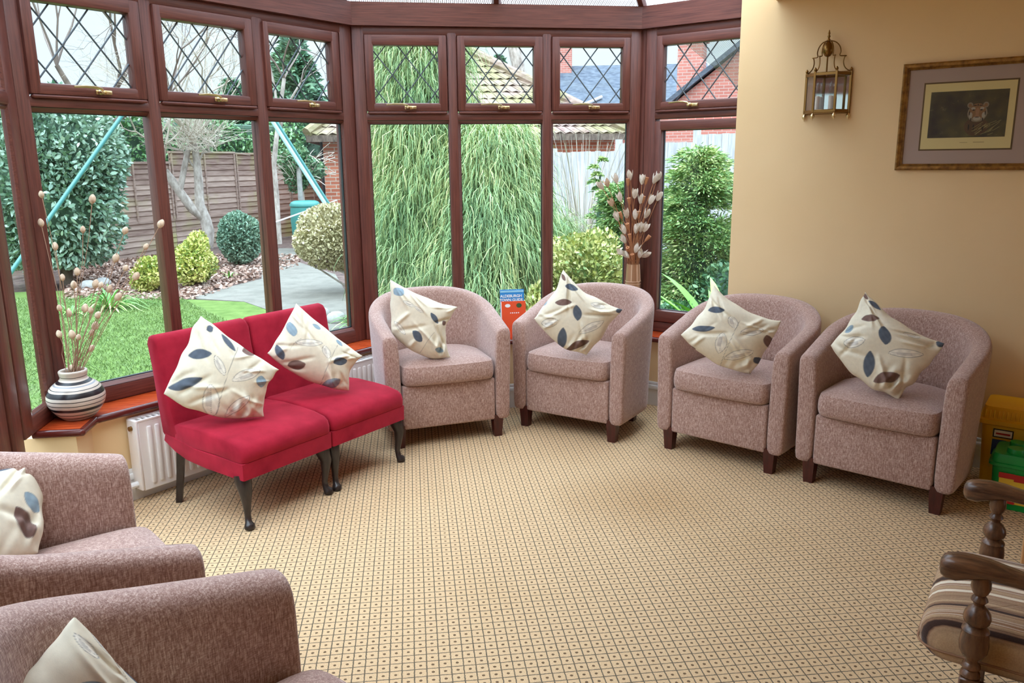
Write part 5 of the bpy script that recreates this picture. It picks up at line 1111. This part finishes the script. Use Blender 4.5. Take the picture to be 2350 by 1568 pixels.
shrub('domed_bush', b_, (b_.x - 0.16, b_.y, GZ + 0.72), (0.52, 0.5, 0.42), 7200, 0.05, 0.028, 'tan_leaf', 'straw coloured domed bush on spreading bare stems over the path', inner='inner_tan', seed=12, lumps=36, depth=0.2,
      trunk=[([(0.1, 0, -0.03), (0.02, 0, 0.2), (-0.2, 0, 0.42), (-0.45, 0.05, 0.6)], 0.02), ([(0.1, 0, 0), (0.0, -0.1, 0.25), (-0.3, -0.15, 0.4), (-0.4, -0.2, 0.5)], 0.016), ([(0.1, 0, 0), (0.1, 0.05, 0.3), (0.0, 0.1, 0.6)], 0.018), ([(0.1, 0, 0), (0.2, 0, 0.3), (0.3, 0, 0.55)], 0.016), ([(0.08, 0, 0), (-0.1, -0.05, 0.14), (-0.4, -0.08, 0.36), (-0.55, -0.1, 0.5)], 0.014)])

# bare trees
def grow(mb, p, d, ln, r, depth, rg, spread=0.55, nseg=3, kids=(2, 3), droop=0.0, shrinkl=0.74, shrinkr=0.62):
    pts = [p]; q = p; dd = d
    for k in range(nseg):
        dd = (dd + Vector((rg.gauss(0, 0.12), rg.gauss(0, 0.12), rg.gauss(0.02, 0.10) - droop))).normalized(); q = q + dd * ln / nseg; pts.append(q)
    mb.tube(pts, [r * (1 - 0.35 * i / nseg) for i in range(nseg + 1)], 7 if r > 0.03 else (5 if r > 0.01 else 3), cap=False)
    if depth <= 0: return
    for k in range(rg.randint(*kids)):
        ax = Vector((rg.gauss(0, 1), rg.gauss(0, 1), rg.gauss(0, 1))).normalized(); nd = (dd + ax * spread * rg.uniform(0.6, 1.5)).normalized()
        grow(mb, pts[-1] if k < 2 else pts[rg.randint(1, nseg)], nd, ln * shrinkl * rg.uniform(0.75, 1.2), r * shrinkr, depth - 1, rg, spread, nseg, kids, droop, shrinkl, shrinkr)
def tree_at(name, u, v, dist, limbs, label, mat='bark', seed=1, tw='twig', depth=4, spray=False):
    b = at_far(u, v, dist); b.z = GZ; o = empty(name, b); rg = random.Random(seed); t = MB(); w = MB()
    for px, rr, kids in limbs:
        pts = [at_far(x, y, dist + dz) - b for x, y, dz in px]; t.tube(pts, [rr[0] + (rr[1] - rr[0]) * i / (len(pts) - 1) for i in range(len(pts))], 9)
        for (ln, dp, up) in kids:
            d = (pts[-1] - pts[-2]).normalized(); grow(w, pts[-1], (d + Vector((rg.gauss(0, 0.5), rg.gauss(0, 0.5), up))).normalized(), ln, rr[1] * 0.55, dp, rg)
    if spray:      # a dense head of fine twigs where the tree has been pollarded
        for k in range(230):
            q = at_far(rg.uniform(405, 500), rg.uniform(300, 350), dist + rg.uniform(-0.4, 0.4)) - b; a_ = rg.uniform(0, 6.28); dd = Vector((math.cos(a_), 0.7 * math.sin(a_), rg.uniform(-0.15, 1.6))).normalized(); l_ = rg.uniform(0.3, 1.1)
            w.tube([q, q + dd * l_ * 0.4, q + dd * l_ * 0.75 + Vector((0, 0, 0.03)), q + dd * l_ + Vector((rg.gauss(0, 0.06), 0, rg.gauss(0.02, 0.06)))], [0.0045, 0.004, 0.003, 0.0015], 3)
    t.build('trunk', MAT[mat], o, smooth=70); w.build('branches', MAT[tw], o, smooth=70); tag(o, label, 'tree'); return o
tree_at('bare_tree', 476, 562, 14.9, [
    ([(474, 568, 0), (478, 530, 0), (470, 500, 0), (458, 470, 0), (456, 420, 0), (452, 375, 0), (446, 330, 0)], (0.11, 0.055), [(0.75, 5, 0.3)] * 5),
    ([(474, 505, 0), (440, 478, 0), (412, 440, 0), (392, 410, 0), (378, 392, 0)], (0.085, 0.06), [(0.5, 4, 0.6)] * 2),
    ([(412, 440, 0), (420, 400, 0), (430, 350, 0), (440, 325, 0)], (0.055, 0.04), [(0.7, 5, 0.3)] * 4),
    ([(450, 390, 0), (435, 370, 0), (428, 350, 0)], (0.02, 0.015), [(0.3, 2, 0.3)]),
    ([(426, 360, 0), (420, 346, 0), (395, 342, 0), (385, 325, 0)], (0.02, 0.014), [(0.4, 4, 0.6)] * 2),
    ([(456, 372, 0), (465, 352, 0), (480, 348, 0), (470, 320, 0)], (0.02, 0.014), [(0.4, 4, 0.6)] * 2)],
    'pale forked bare tree standing in front of the lap fence', seed=5, tw='twig_pale', spray=True)
tree_at('bare_tree', 640, 560, 13.8, [
    ([(640, 560, 0), (634, 450, 0), (628, 380, 0), (634, 320, 0), (640, 270, 0), (652, 180, 0)], (0.05, 0.03), [(0.8, 5, 0.3)] * 3),
    ([(634, 320, 0), (660, 240, 0), (690, 190, 0)], (0.025, 0.016), [(0.7, 4, 0.3)] * 3),
    ([(640, 280, 0), (630, 200, 0), (612, 120, 0)], (0.025, 0.016), [(0.7, 4, 0.3)] * 3)],
    'slim pale bare tree seen through the right light of the left window', seed=8)
tree_at('bare_tree', 200, 560, 14.6, [
    ([(200, 560, 0), (215, 400, 0), (230, 300, 0), (250, 230, 0), (270, 200, 0)], (0.10, 0.05), [(1.2, 6, 0.2)] * 5),
    ([(215, 400, 0), (190, 280, 0), (160, 200, 0), (130, 150, 0)], (0.06, 0.035), [(1.0, 6, 0.2)] * 4),
    ([(230, 300, 0), (300, 255, 0), (390, 215, 0)], (0.04, 0.03), [(1.0, 6, 0.5)] * 4)],
    'tall bare tree whose twigs fill the upper left panes against the sky', seed=13, mat='bark_dark')

# hedge and dark trees beyond the fence
def wall_of_leaves(name, a, b, z0, z1, thick, n, ln, wd, mat, label, cat='hedge', inner='inner', seed=0, lumpy=0.3):
    a, b = Vector(a), Vector(b); o = empty(name, ((a.x + b.x) / 2, (a.y + b.y) / 2, GZ)); r_ = np.random.RandomState(seed); t = r_.rand(n); e = np.array((b - a)[:]); nr = np.array((-(b - a).normalized().y, (b - a).normalized().x, 0))
    hz = z1 * (1 - lumpy * 0.5 + lumpy * 0.5 * np.sin(t * 17 + seed) * np.cos(t * 7)); z = z0 + (hz - z0) * r_.rand(n) ** 0.8; side = np.where(r_.rand(n) < 0.75, -1, 1) * (0.8 + 0.4 * r_.rand(n))
    if nr[1] < 0: side = -side
    top = r_.rand(n) < 0.2; z = np.where(top, hz, z); side = np.where(top, r_.uniform(-1, 1, n), side)
    P = np.array(a[:]) + t[:, None] * e + side[:, None] * nr * thick / 2; P[:, 2] = z; P = P + r_.normal(size=P.shape) * 0.06 - np.array(o.location[:])
    v, q = leaf_mesh(P, r_.normal(size=P.shape) + np.array((0, 0, 0.3)), ln, wd); np_mesh('foliage', v, q, MAT[mat], o)
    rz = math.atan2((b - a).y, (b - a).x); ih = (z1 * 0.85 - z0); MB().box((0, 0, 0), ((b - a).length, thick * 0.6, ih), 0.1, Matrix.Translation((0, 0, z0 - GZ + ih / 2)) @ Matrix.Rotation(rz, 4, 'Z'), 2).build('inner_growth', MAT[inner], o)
    tag(o, label, cat); return o
wall_of_leaves('hedge', (-8.5, 15.5, 0), (-2.5, 22.5, 0), GZ, 2.85, 1.0, 12000, 0.12, 0.06, 'hedge', 'green hedge rising above the lap fence', seed=3)
def conifer(name, u, dist, ztop, rad, n, mat, label, seed, z0=0.3, pts_=None):
    b = at_far(u, 560, dist); b.z = GZ; o = empty(name, b); r_ = np.random.RandomState(seed); h = ztop - GZ; t = r_.rand(n) ** 0.75; an = r_.rand(n) * 2 * PI
    tier = 0.75 + 0.25 * np.sin(t * 34 + 2 * np.sin(an * 3)); rr = rad * (1 - t) ** 0.75 * tier * (0.55 + 0.45 * r_.rand(n) ** 0.5) + 0.03; P = np.stack([rr * np.cos(an), rr * np.sin(an), z0 + t * (h - z0)], 1)
    D = np.stack([np.cos(an), np.sin(an), -0.25 + 0.5 * r_.rand(n)], 1) + r_.normal(size=(n, 3)) * 0.35; s = 0.16 * rad / 1.2
    v, q = leaf_mesh(P, D, s * (0.8 + r_.rand(n)), s * 0.42); np_mesh('foliage', v, q, MAT[mat], o); MB().lathe([(0.55 * rad, z0), (0.45 * rad, h * 0.35), (0.2 * rad, h * 0.7), (0.02, h * 0.95)], 12).build('inner_growth', MAT['inner'], o, smooth=True)
    MB().tube([(0, 0, -0.05), (0, 0, h * 0.6)], [0.14, 0.05], 8).build('trunk', MAT['bark_dark'], o); tag(o, label, 'tree'); return o
conifer('conifer_tree', 700, 27.0, 5.6, 2.0, 5000, 'conifer', 'dark green conifer above the hedge behind the slim bare tree', 31)
conifer('conifer_tree', 560, 34.0, 4.6, 2.6, 5000, 'conifer', 'bluish conifer far beyond the fence, low in the middle upper pane', 32)
conifer('conifer_tree', 170, 30.0, 3.9, 2.6, 4000, 'conifer', 'distant evergreen low behind the laurel in the first upper pane', 33)
conifer('conifer_tree', 850, 33.0, 6.6, 2.4, 5000, 'conifer', 'dark conifer behind the garage roof beside the window corner post', 34)
conifer('conifer_tree', 1150, 36.0, 5.8, 2.2, 5000, 'conifer', 'dark pine standing behind the mossy garage roof', 35)
conifer('conifer_tree', 1188, 33.0, 5.0, 1.4, 4000, 'conifer', 'smaller dark pine behind the garage roof beside the leaning trunk', 36)
o = empty('leaning_trunk', at_far(1215, 560, 24.0)); MB().tube([(0, 0, -0.3), (-0.05, 0, 3.2), (-0.12, 0, 4.2), (-0.55, 0, 6.2)], [0.26, 0.22, 0.2, 0.17], 10).build('trunk', MAT['bark'], o, smooth=60)
tag(o, 'thick pale leaning tree trunk behind the garage roof', 'tree')
o = empty('ivy_mound', at_far(690, 420, 16.6)); o.location.z = GZ; p, d = blob_points(2600, (0, 0, 1.55), (0.5, 0.4, 0.45), 10, 0.4, 77); v, q = leaf_mesh(p, d + rs.normal(size=d.shape), 0.07, 0.04); np_mesh('foliage', v, q, MAT['shrub'], o)
w = MB(); rg = random.Random(3)
for k in range(60):
    a_ = rg.uniform(0, 6.28); s_ = Vector((0.35 * math.cos(a_), 0.3 * math.sin(a_), 1.5 + rg.uniform(-0.2, 0.3))); d_ = Vector((math.cos(a_), math.sin(a_), rg.uniform(-0.4, 1.0))); w.tube([s_, s_ + d_ * 0.18, s_ + d_ * 0.34 + Vector((0, 0, -0.05))], 0.007, 3)
w.tube([(0, 0, -0.05), (0.02, 0, 0.7), (0, 0, 1.5)], [0.06, 0.05, 0.04], 7); w.build('stems', MAT['twig_pale'], o); tag(o, 'tangle of pale climber stems and ivy on top of the fence by the garage', 'climber')

# water butt, poles, line
wb = empty('water_butt', at_far(706, 562, 16.0)); wb.location.z = GZ
MB().lathe([(0.21, 0.0), (0.235, 0.02), (0.27, 0.35), (0.285, 0.6), (0.275, 0.82), (0.262, 0.86)], 24).build('barrel', MAT['butt'], wb, smooth=50)
MB().lathe([(0.285, 0.85), (0.285, 0.885), (0.25, 0.93), (0.20, 0.95), (0.0, 0.955)], 24).build('lid', MAT['butt'], wb, smooth=50)
MB().tube([(0.0, -0.24, 0.12), (0, -0.29, 0.12), (0, -0.30, 0.09)], 0.016, 8).build('tap', MAT['black_plastic'], wb); tag(wb, 'green plastic water butt with domed lid against the fence', 'water butt')
o = empty('downpipe', at_far(693, 500, 16.35)); o.location.z = 0.70; MB().tube([(0, 0, 0.1), (0, 0, 0.95)], 0.05, 10).build('pipe', MAT['stone'], o); tag(o, 'grey post standing behind the water butt', 'post')
def pole(name, a, b, r, mat, label, extra=None):
    a, b = Vector(a), Vector(b); o = empty(name, a); MB().tube([Vector((0, 0, 0)), b - a], r, 10).build('pole_tube', MAT[mat], o, smooth=60)
    if extra: MB().tube([Vector((0.05, 0, 0)), b - a + Vector((0.05, 0, 0))], r * 0.6, 8).build('pole_brace', MAT[extra], o, smooth=60)
    tag(o, label, 'pole'); return o
pa = at_far(-29, 701, 8.6); pb = at_far(330, 195, 9.4); pole('swing_frame_leg', pa, pb, 0.020, 'teal_metal', 'slanting turquoise metal pole in front of the laurel bush')
pa = at_far(866, 655, 11.2); pb = at_far(585, 215, 11.6); pole('swing_frame_leg', pa, pb, 0.028, 'pale_metal', 'slanting pale blue metal pole in front of the water butt', 'teal_metal')
pa = at_far(632, 510, 12.4); pb = at_far(772, 460, 15.5); pole('washing_line_prop', pa, pb, 0.012, 'white_plastic', 'thin pale rod running from the slim tree to the garage wall')
# garage
gr = empty('garage', (-1.30, 17.3, GZ)); gw, gd, ge = 6.1, 5.0, 2.18
MB().span((0, 0, 0), (gw, gd, ge)).build('wall', MAT['brick'], gr)
ap = Vector((gw * 0.42, gd / 2, 4.45)); e0, e1 = -0.28, 0.28
MB().add([(e0, e0, ge), (gw + e1, e0, ge), (gw + e1, gd + e1, ge), (e0, gd + e1, ge), ap], [(0, 1, 4), (1, 2, 4), (2, 3, 4), (3, 0, 4), (3, 2, 1, 0)]).build('roof', MAT['tiles'], gr)
# rows of pantiles on the two slopes that can be seen
for (a, b) in (((e0, e0), (gw + e1, e0)), ((e0, gd + e1), (e0, e0))):
    A_, B_ = Vector((a[0], a[1], ge)), Vector((b[0], b[1], ge)); t = MB(); nrow = 15; nrm_ = (B_ - A_).cross(ap - A_).normalized()
    for i in range(nrow):
        f0, f1 = i / nrow, (i + 1.08) / nrow; p0, p1 = A_.lerp(ap, f0), B_.lerp(ap, f0); q0, q1 = A_.lerp(ap, min(1, f1)), B_.lerp(ap, min(1, f1)); k = max(2, int((p1 - p0).length / 0.2))
        for j in range(k):
            c0, c1 = p0.lerp(p1, (j + 0.05) / k), p0.lerp(p1, (j + 0.95) / k); d0, d1 = q0.lerp(q1, (j + 0.05) / k), q0.lerp(q1, (j + 0.95) / k); m0, m1 = (c0 + c1) / 2, (d0 + d1) / 2; u_ = nrm_ * (0.045 + 0.02 * rnd.random()); w_ = nrm_ * 0.012
            t.add([c0 + u_ * 0.35, m0 + u_, c1 + u_ * 0.35, d1 + w_ * 0.3, m1 + w_, d0 + w_ * 0.3], [(0, 1, 4, 5), (1, 2, 3, 4)])
    t.build('roof_tiles', MAT['tiles'], gr)
hp = MB()
for a in ((e0, e0), (gw + e1, e0), (e0, gd + e1)): hp.tube([Vector((a[0], a[1], ge + 0.05)), ap + Vector((0, 0, 0.05))], 0.11, 8)
hp.build('hip_tiles', MAT['tiles'], gr); MB().span((e0, e0 - 0.02, ge - 0.13), (gw + e1, e0 + 0.02, ge)).span((e0 - 0.02, e0, ge - 0.13), (e0 + 0.02, gd, ge)).build('fascia', MAT['bark_dark'], gr)
MB().lathe([(0.0, 0), (0.13, 0.0), (0.10, 0.25), (0.16, 0.34), (0.07, 0.5), (0, 0.52)], 12, c=(ap.x, ap.y, ap.z)).build('finial', MAT['brick'], gr)
MB().tube([(-0.04, 0.25, 0.05), (-0.04, 0.25, 2.1)], 0.04, 8).build('drainpipe', MAT['black_plastic'], gr)
tag(gr, 'brick garage with a mossy pyramid tiled roof behind the tall weeping conifer', 'garage')
# houses on the right
ho = empty('slate_house', at_far(1415, 560, 30.0)); ho.location.z = GZ; hx = math.radians(-14); ho.rotation_euler = (0, 0, hx)
MB().span((-2.6, 0, 0), (3.2, 6, 2.9)).build('wall', MAT['brick_red'], ho)
MB().add([(-2.9, -0.3, 2.8), (3.4, -0.3, 2.8), (3.4, 3, 5.2), (-2.9, 3, 5.2), (-2.9, 6.3, 2.8), (3.4, 6.3, 2.8)], [(0, 1, 2, 3), (3, 2, 5, 4), (0, 3, 4), (1, 5, 2), (0, 4, 5, 1)]).build('roof', MAT['slate'], ho)
MB().span((-2.4, 2.6, 4.2), (-1.75, 3.4, 6.2)).span((-2.46, 2.54, 6.0), (-1.69, 3.46, 6.12)).build('chimney', MAT['brick_red'], ho); MB().span((-2.9, -0.34, 2.68), (3.4, -0.26, 2.8)).build('gutter', MAT['black_plastic'], ho)
MB().tube([(-2.9, -0.32, 2.85), (-0.6, 1.1, 3.9)], 0.06, 6).build('lead_flashing', MAT['white_plastic'], ho)
tag(ho, 'brick house with a long grey slate roof beyond the right of the back window', 'house')
hb = empty('gabled_house', at_far(1625, 560, 22.0)); hb.location.z = GZ; hb.rotation_euler = (0, 0, math.radians(-28))
MB().add([(-1.4, 0, 0), (4.4, 0, 0), (4.4, 0, 2.75), (1.5, 0, 5.0), (-1.4, 0, 2.75), (-1.4, 7, 0), (4.4, 7, 0), (4.4, 7, 2.75), (1.5, 7, 5.0), (-1.4, 7, 2.75)], [(0, 1, 2, 3, 4), (9, 8, 7, 6, 5), (0, 4, 9, 5), (1, 6, 7, 2), (4, 3, 8, 9), (3, 2, 7, 8)]).build('wall', MAT['brick_red'], hb)
for a, b in (((-1.65, 2.62), (1.5, 5.06)), ((4.65, 2.62), (1.5, 5.06))): MB().add([(a[0], -0.2, a[1]), (b[0], -0.2, b[1]), (b[0], 7.2, b[1]), (a[0], 7.2, a[1]), (a[0], -0.2, a[1] + 0.14), (b[0], -0.2, b[1] + 0.14), (b[0], 7.2, b[1] + 0.14), (a[0], 7.2, a[1] + 0.14)], [(0, 1, 2, 3), (7, 6, 5, 4), (0, 4, 5, 1), (3, 2, 6, 7), (0, 3, 7, 4), (1, 5, 6, 2)]).build('roof', MAT['slate'], hb)
MB().span((-1.0, 0.3, 2.6), (-0.35, 1.0, 4.9)).span((-1.06, 0.24, 4.6), (-0.29, 1.06, 4.72)).build('chimney', MAT['brick_red'], hb)
wf = MB().span((0.62, -0.06, 2.0), (1.5, 0.02, 3.4)).build('window', MAT['white_plastic'], hb); MB().span((0.7, -0.07, 2.08), (1.03, -0.058, 3.32)).build('window_pane', MAT['slate'], wf); MB().span((1.09, -0.07, 2.08), (1.42, -0.058, 3.32)).build('window_pane', MAT['slate'], wf)
tag(hb, 'red brick gabled house with chimney and white window behind the pale fence', 'house')
# pale fence on the right
fa, fb = at_far(1270, 520, 15.4), at_far(1800, 560, 12.2); fa.z = fb.z = GZ; fd = (fb - fa); npan = 3
for k in range(npan):
    p = fa.lerp(fb, k / npan); ln = fd.length / npan - 0.03; o = empty('pale_fence_panel', p, math.atan2(fd.y, fd.x)); b = MB(); x = 0; hgt = (1.80, 1.92, 2.02)[k]
    while x < ln - 0.05: b.span((x, -0.012 - 0.006 * (int(x * 10) % 2), 0), (x + 0.118, 0.006, hgt - 0.02 * rnd.random())); x += 0.122
    b.build('boards', MAT['grey_fence'], o); MB().span((0, 0.006, 0.3), (ln, 0.05, 0.38)).build('rail', MAT['grey_fence'], o); MB().span((0, 0.006, 1.4), (ln, 0.05, 1.48)).build('rail', MAT['grey_fence'], o); MB().span((-0.03, -0.04, 0), (0.05, 0.05, hgt + 0.06)).build('post', MAT['grey_fence'], o)
    tag(o, ['silver grey board fence panel behind the wispy bare shrub', 'silver grey board fence panel behind the window corner post and juniper', 'silver grey board fence panel in the narrow right window'][k], 'fence panel', 'silver grey board fence panels')

# weeping thread cypress
def weeping(name, base, h, rad, nclump, nper, mat, label, seed):
    b = Vector(base); o = empty(name, b); r_ = np.random.RandomState(seed); V = []; Q = []; off = 0
    for c in range(nclump):
        t = (c + 0.5) / nclump; t = t ** 0.85; an = r_.rand() * 2 * PI; rr = rad * (1 - t * 0.86) ** 0.8 * r_.uniform(0.45, 0.95); org = np.array((rr * math.cos(an), rr * math.sin(an), 0.25 + t * (h - 0.25)))
        outw = np.array((math.cos(an), math.sin(an), 0)); a2 = an + r_.normal(size=nper) * 0.9; L_ = (0.06 + 0.26 * r_.rand(nper)) * (0.8 + 0.4 * (1 - t)); sp = r_.uniform(0.10, 0.34, nper); upk = r_.uniform(0.02, 0.14, nper); w = r_.uniform(0.0022, 0.0042, nper)
        d = np.stack([np.cos(a2), np.sin(a2), np.zeros(nper)], 1); s_ = np.linspace(0, 1, 6); base_ = org + r_.normal(size=(nper, 3)) * 0.10
        pts = base_[:, None] + d[:, None] * (sp[:, None] * (1 - (1 - s_) ** 2))[..., None] + np.array((0, 0, 1)) * (upk[:, None] * np.sin(s_ * PI * 0.8) - L_[:, None] * s_ ** 1.7)[..., None] + (r_.normal(size=(nper, 6, 3)) * 0.008)
        pts[..., 2] = np.maximum(pts[..., 2], 0.01); side = np.stack([-np.sin(a2 + r_.normal(size=nper) * 0.9), np.cos(a2), np.zeros(nper)], 1); taper = np.array([0.6, 1, 1, 0.9, 0.7, 0.25])
        A_ = pts + side[:, None] * (w[:, None] * taper)[..., None]; B_ = pts - side[:, None] * (w[:, None] * taper)[..., None]; v = np.stack([A_, B_], 2).reshape(-1, 3); V.append(v)
        k = np.arange(nper)[:, None] * 12 + np.arange(5)[None] * 2; Q.append((np.stack([k, k + 1, k + 3, k + 2], -1).reshape(-1, 4)) + off); off += len(v)
    np_mesh('foliage', np.concatenate(V), np.concatenate(Q), MAT[mat], o)
    MB().lathe([(rad * 0.5, 0.1), (rad * 0.52, h * 0.25), (rad * 0.36, h * 0.55), (rad * 0.14, h * 0.85), (0.01, h * 0.97)], 14).build('inner_growth', MAT['inner_mid'], o, smooth=True); MB().tube([(0, 0, -0.05), (0, 0, h * 0.7)], [0.07, 0.03], 8).build('trunk', MAT['bark_dark'], o)
    tag(o, label, 'tree'); return o
b_ = at_far(985, 600, 8.6); b_.z = GZ; weeping('weeping_conifer', b_, 3.05, 0.58, 330, 150, 'cypress', 'tall weeping yellow-green conifer behind the first back pane', 51)
b_ = at_far(1130, 600, 8.2); b_.z = GZ; weeping('weeping_conifer', b_, 1.85, 0.68, 290, 150, 'cypress', 'lower weeping yellow-green conifer filling the middle back pane', 52)
b_ = at_far(1262, 560, 8.9); b_.z = GZ; weeping('weeping_conifer', b_, 0.95, 0.36, 60, 90, 'cypress', 'small feathery weeping conifer behind the mullion beside the golden bush', 53)
# wispy bare shrub, golden shrub, junipers, ground cover on the right
b_ = at_far(1335, 560, 10.6); b_.z = GZ; o = empty('wispy_shrub', b_); w = MB(); rg = random.Random(21)
for k in range(150):
    a_ = rg.uniform(0, 6.28); r0 = rg.uniform(0, 0.25); h_ = rg.uniform(1.1, 2.05); s_ = Vector((r0 * math.cos(a_), r0 * math.sin(a_), 0)); lean = rg.uniform(0.05, 0.75)
    w.tube([s_, s_ + Vector((lean * 0.3 * math.cos(a_), lean * 0.3 * math.sin(a_), h_ * 0.5)), s_ + Vector((lean * math.cos(a_), lean * math.sin(a_), h_ * 0.85)), s_ + Vector((lean * 1.35 * math.cos(a_), lean * 1.35 * math.sin(a_), h_))], [0.0045, 0.004, 0.003, 0.0015], 3)
w.build('stems', MAT['twig_pale'], o); tag(o, 'wispy pale bare stemmed shrub in front of the grey fence', 'bush')
b_ = at_far(1345, 655, 7.6); b_.z = GZ; shrub('golden_shrub', b_, (b_.x, b_.y, GZ + 0.52), (0.54, 0.42, 0.50), 9000, 0.05, 0.027, 'variegated', 'bright cream and yellow variegated shrub below the wispy stems', inner='inner_light', seed=61, lumps=9, depth=0.55)
b_ = at_far(1245, 640, 7.4); b_.z = GZ; shrub('golden_shrub', b_, (b_.x, b_.y, GZ + 0.34), (0.16, 0.2, 0.22), 700, 0.075, 0.04, 'variegated', 'small cream leaved sprig beside the mullion and the conifer foot', inner='inner_light', seed=62)
b_ = at_far(1375, 660, 6.7); b_.z = GZ; shrub('low_shrub', b_, (b_.x, b_.y, GZ + 0.2), (0.55, 0.3, 0.26), 2600, 0.06, 0.03, 'shrub', 'low dark green shrub under the golden shrub by the glass', seed=63)
def layered(name, base, h, rad, n_pad, npp, mat, label, seed):
    b = Vector(base); o = empty(name, b); r_ = np.random.RandomState(seed); V, Q, off = [], [], 0
    for k in range(n_pad):
        t = (k + 0.5) / n_pad; an = r_.rand() * 2 * PI; rr = rad * (1.05 - 0.75 * t) * r_.uniform(0.25, 0.95); c = np.array((rr * math.cos(an), rr * math.sin(an), 0.12 + t * (h - 0.12))); s = rad * (0.42 - 0.2 * t); P = r_.normal(size=(npp, 3)) * np.array((s * 0.55, s * 0.55, s * 0.16)); P[:, 2] -= 0.25 * (P[:, 0] ** 2 + P[:, 1] ** 2) / s
        D = P + np.array((math.cos(an), math.sin(an), 0.2)) * s * 0.7 + r_.normal(size=P.shape) * s * 0.3; v, q = leaf_mesh(P + c, D, 0.06 * (0.5 + 0.8 * r_.rand(npp)), 0.014, 0.1); V.append(v); Q.append(q + off); off += len(v)
    np_mesh('foliage', np.concatenate(V), np.concatenate(Q), MAT[mat], o); MB().lathe([(rad * 0.36, 0.05), (rad * 0.28, h * 0.4), (rad * 0.12, h * 0.72), (0.01, h * 0.88)], 12).build('inner_growth', MAT['inner'], o, smooth=True); MB().tube([(0, 0, -0.04), (0, 0, h * 0.8)], [0.05, 0.02], 7).build('trunk', MAT['bark_dark'], o); tag(o, label, 'bush'); return o
b_ = at_far(1595, 640, 8.4); b_.z = GZ; layered('juniper', b_, 1.74, 0.62, 150, 300, 'juniper', 'layered green and gold juniper seen through the narrow right window', 71)
b_ = at_far(1425, 640, 8.8); b_.z = GZ; layered('juniper', b_, 1.42, 0.52, 100, 280, 'juniper', 'layered green juniper behind the dried pod vase', 72)
b_ = at_far(1375, 560, 9.4); b_.z = GZ; layered('juniper', b_, 1.70, 0.2, 20, 200, 'juniper', 'slender juniper spire with a tufted tip before the wispy shrub', 73)
b_ = at_far(1560, 660, 6.5); b_.z = GZ; shrub('low_shrub', b_, (b_.x, b_.y, GZ + 0.22), (0.26, 0.26, 0.34), 2200, 0.055, 0.028, 'shrub', 'small leaved green shrub low behind the right window', seed=64)
b_ = at_far(1675, 680, 8.0); b_.z = GZ; shrub('low_shrub', b_, (b_.x, b_.y, GZ + 0.34), (0.4, 0.3, 0.36), 2200, 0.06, 0.03, 'shrub', 'green shrub at the wall edge behind the strap leaved plant', seed=65)
def strap(name, base, n, ln, wd, mat, label, seed, droop=0.6):
    b = Vector(base); o = empty(name, b); rg = random.Random(seed); m = MB()
    for k in range(n):
        a_ = rg.uniform(0, 6.28); el_ = rg.uniform(0.5, 1.35); L_ = ln * rg.uniform(0.6, 1.1); d = Vector((math.cos(a_), math.sin(a_), 0)); s_ = Vector((-d.y, d.x, 0)); vs = []; ns = 8
        for j in range(ns + 1):
            t = j / ns; r = L_ * t * math.cos(el_) + L_ * 0.25 * t * t; z = L_ * t * math.sin(el_) - droop * L_ * t ** 2.4 * math.cos(el_ * 0.7); w = wd * math.sin(PI * min(1, 0.12 + t * 0.88)) ** 0.8 * 0.5
            p = d * (0.02 + r) + Vector((0, 0, max(z, 0.01))); vs += [p + s_ * w + Vector((0, 0, w * 0.4)), p, p - s_ * w + Vector((0, 0, w * 0.4))]
        m.add(vs, [f_ for j in range(ns) for f_ in ((3 * j, 3 * j + 1, 3 * j + 4, 3 * j + 3), (3 * j + 1, 3 * j + 2, 3 * j + 5, 3 * j + 4))])
    m.build('leaves', MAT[mat], o, smooth=True); tag(o, label, 'plant'); return o
b_ = at_far(1672, 700, 6.3); b_.z = GZ; strap('strap_leaf_plant', b_, 30, 1.2, 0.11, 'strap_bright', 'bright green broad strap leaved plant at the cream wall edge', 81, 0.38)
b_ = at_far(248, 668, 10.4); b_.z = GZ; strap('grassy_clump', b_, 60, 0.55, 0.022, 'strap', 'arching grassy clump on the bed behind the dried poppies', 82, 0.9)
b_ = at_far(155, 668, 10.2); b_.z = GZ; strap('grassy_clump', b_, 22, 0.26, 0.02, 'strap', 'short grassy tuft at the lawn edge by the laurel foot', 83)
b_ = at_far(528, 640, 12.6); b_.z = GZ; strap('grassy_clump', b_, 14, 0.2, 0.02, 'strap', 'tiny green tuft in the dead leaves beside the path', 84)
b_ = at_far(785, 740, 7.0); b_.z = GZ; strap('grassy_clump', b_, 60, 0.42, 0.02, 'strap', 'leafy green clump close behind the red chair at the window corner', 85, 0.9)
b_ = at_far(815, 700, 8.2); b_.z = GZ; strap('grassy_clump', b_, 40, 0.36, 0.02, 'strap', 'green clump beyond the corner post beside the path', 86, 0.9)
b_ = at_far(1625, 655, 6.9); b_.z = GZ; MB().ball((0, 0, 0.02), (0.34, 0.25, 0.2), 8).build('earth', MAT['soil_dark'], empty('soil_heap', b_), smooth=True).parent['label'] = 'heap of dark soil under the strap leaved plant'
bpy.data.objects['soil_heap']['category'] = 'soil heap'
for i, (u, v_, d_) in enumerate(((232, 612, 12.6), (196, 605, 12.4), (770, 690, 8.6), (735, 700, 8.9))):
    p = at_far(u, v_, d_); p.z = GZ; o = MB().ball((0, 0, 0.04), (0.11, 0.09, 0.08), 7).build('garden_stone', MAT['stone'], smooth=True, loc=p)
    tag(o, ['grey stone beside the laurel trunk', 'grey stone at the foot of the laurel', 'pale edging stone under the domed bush', 'pale edging stone where the path bends'][i], 'stone')
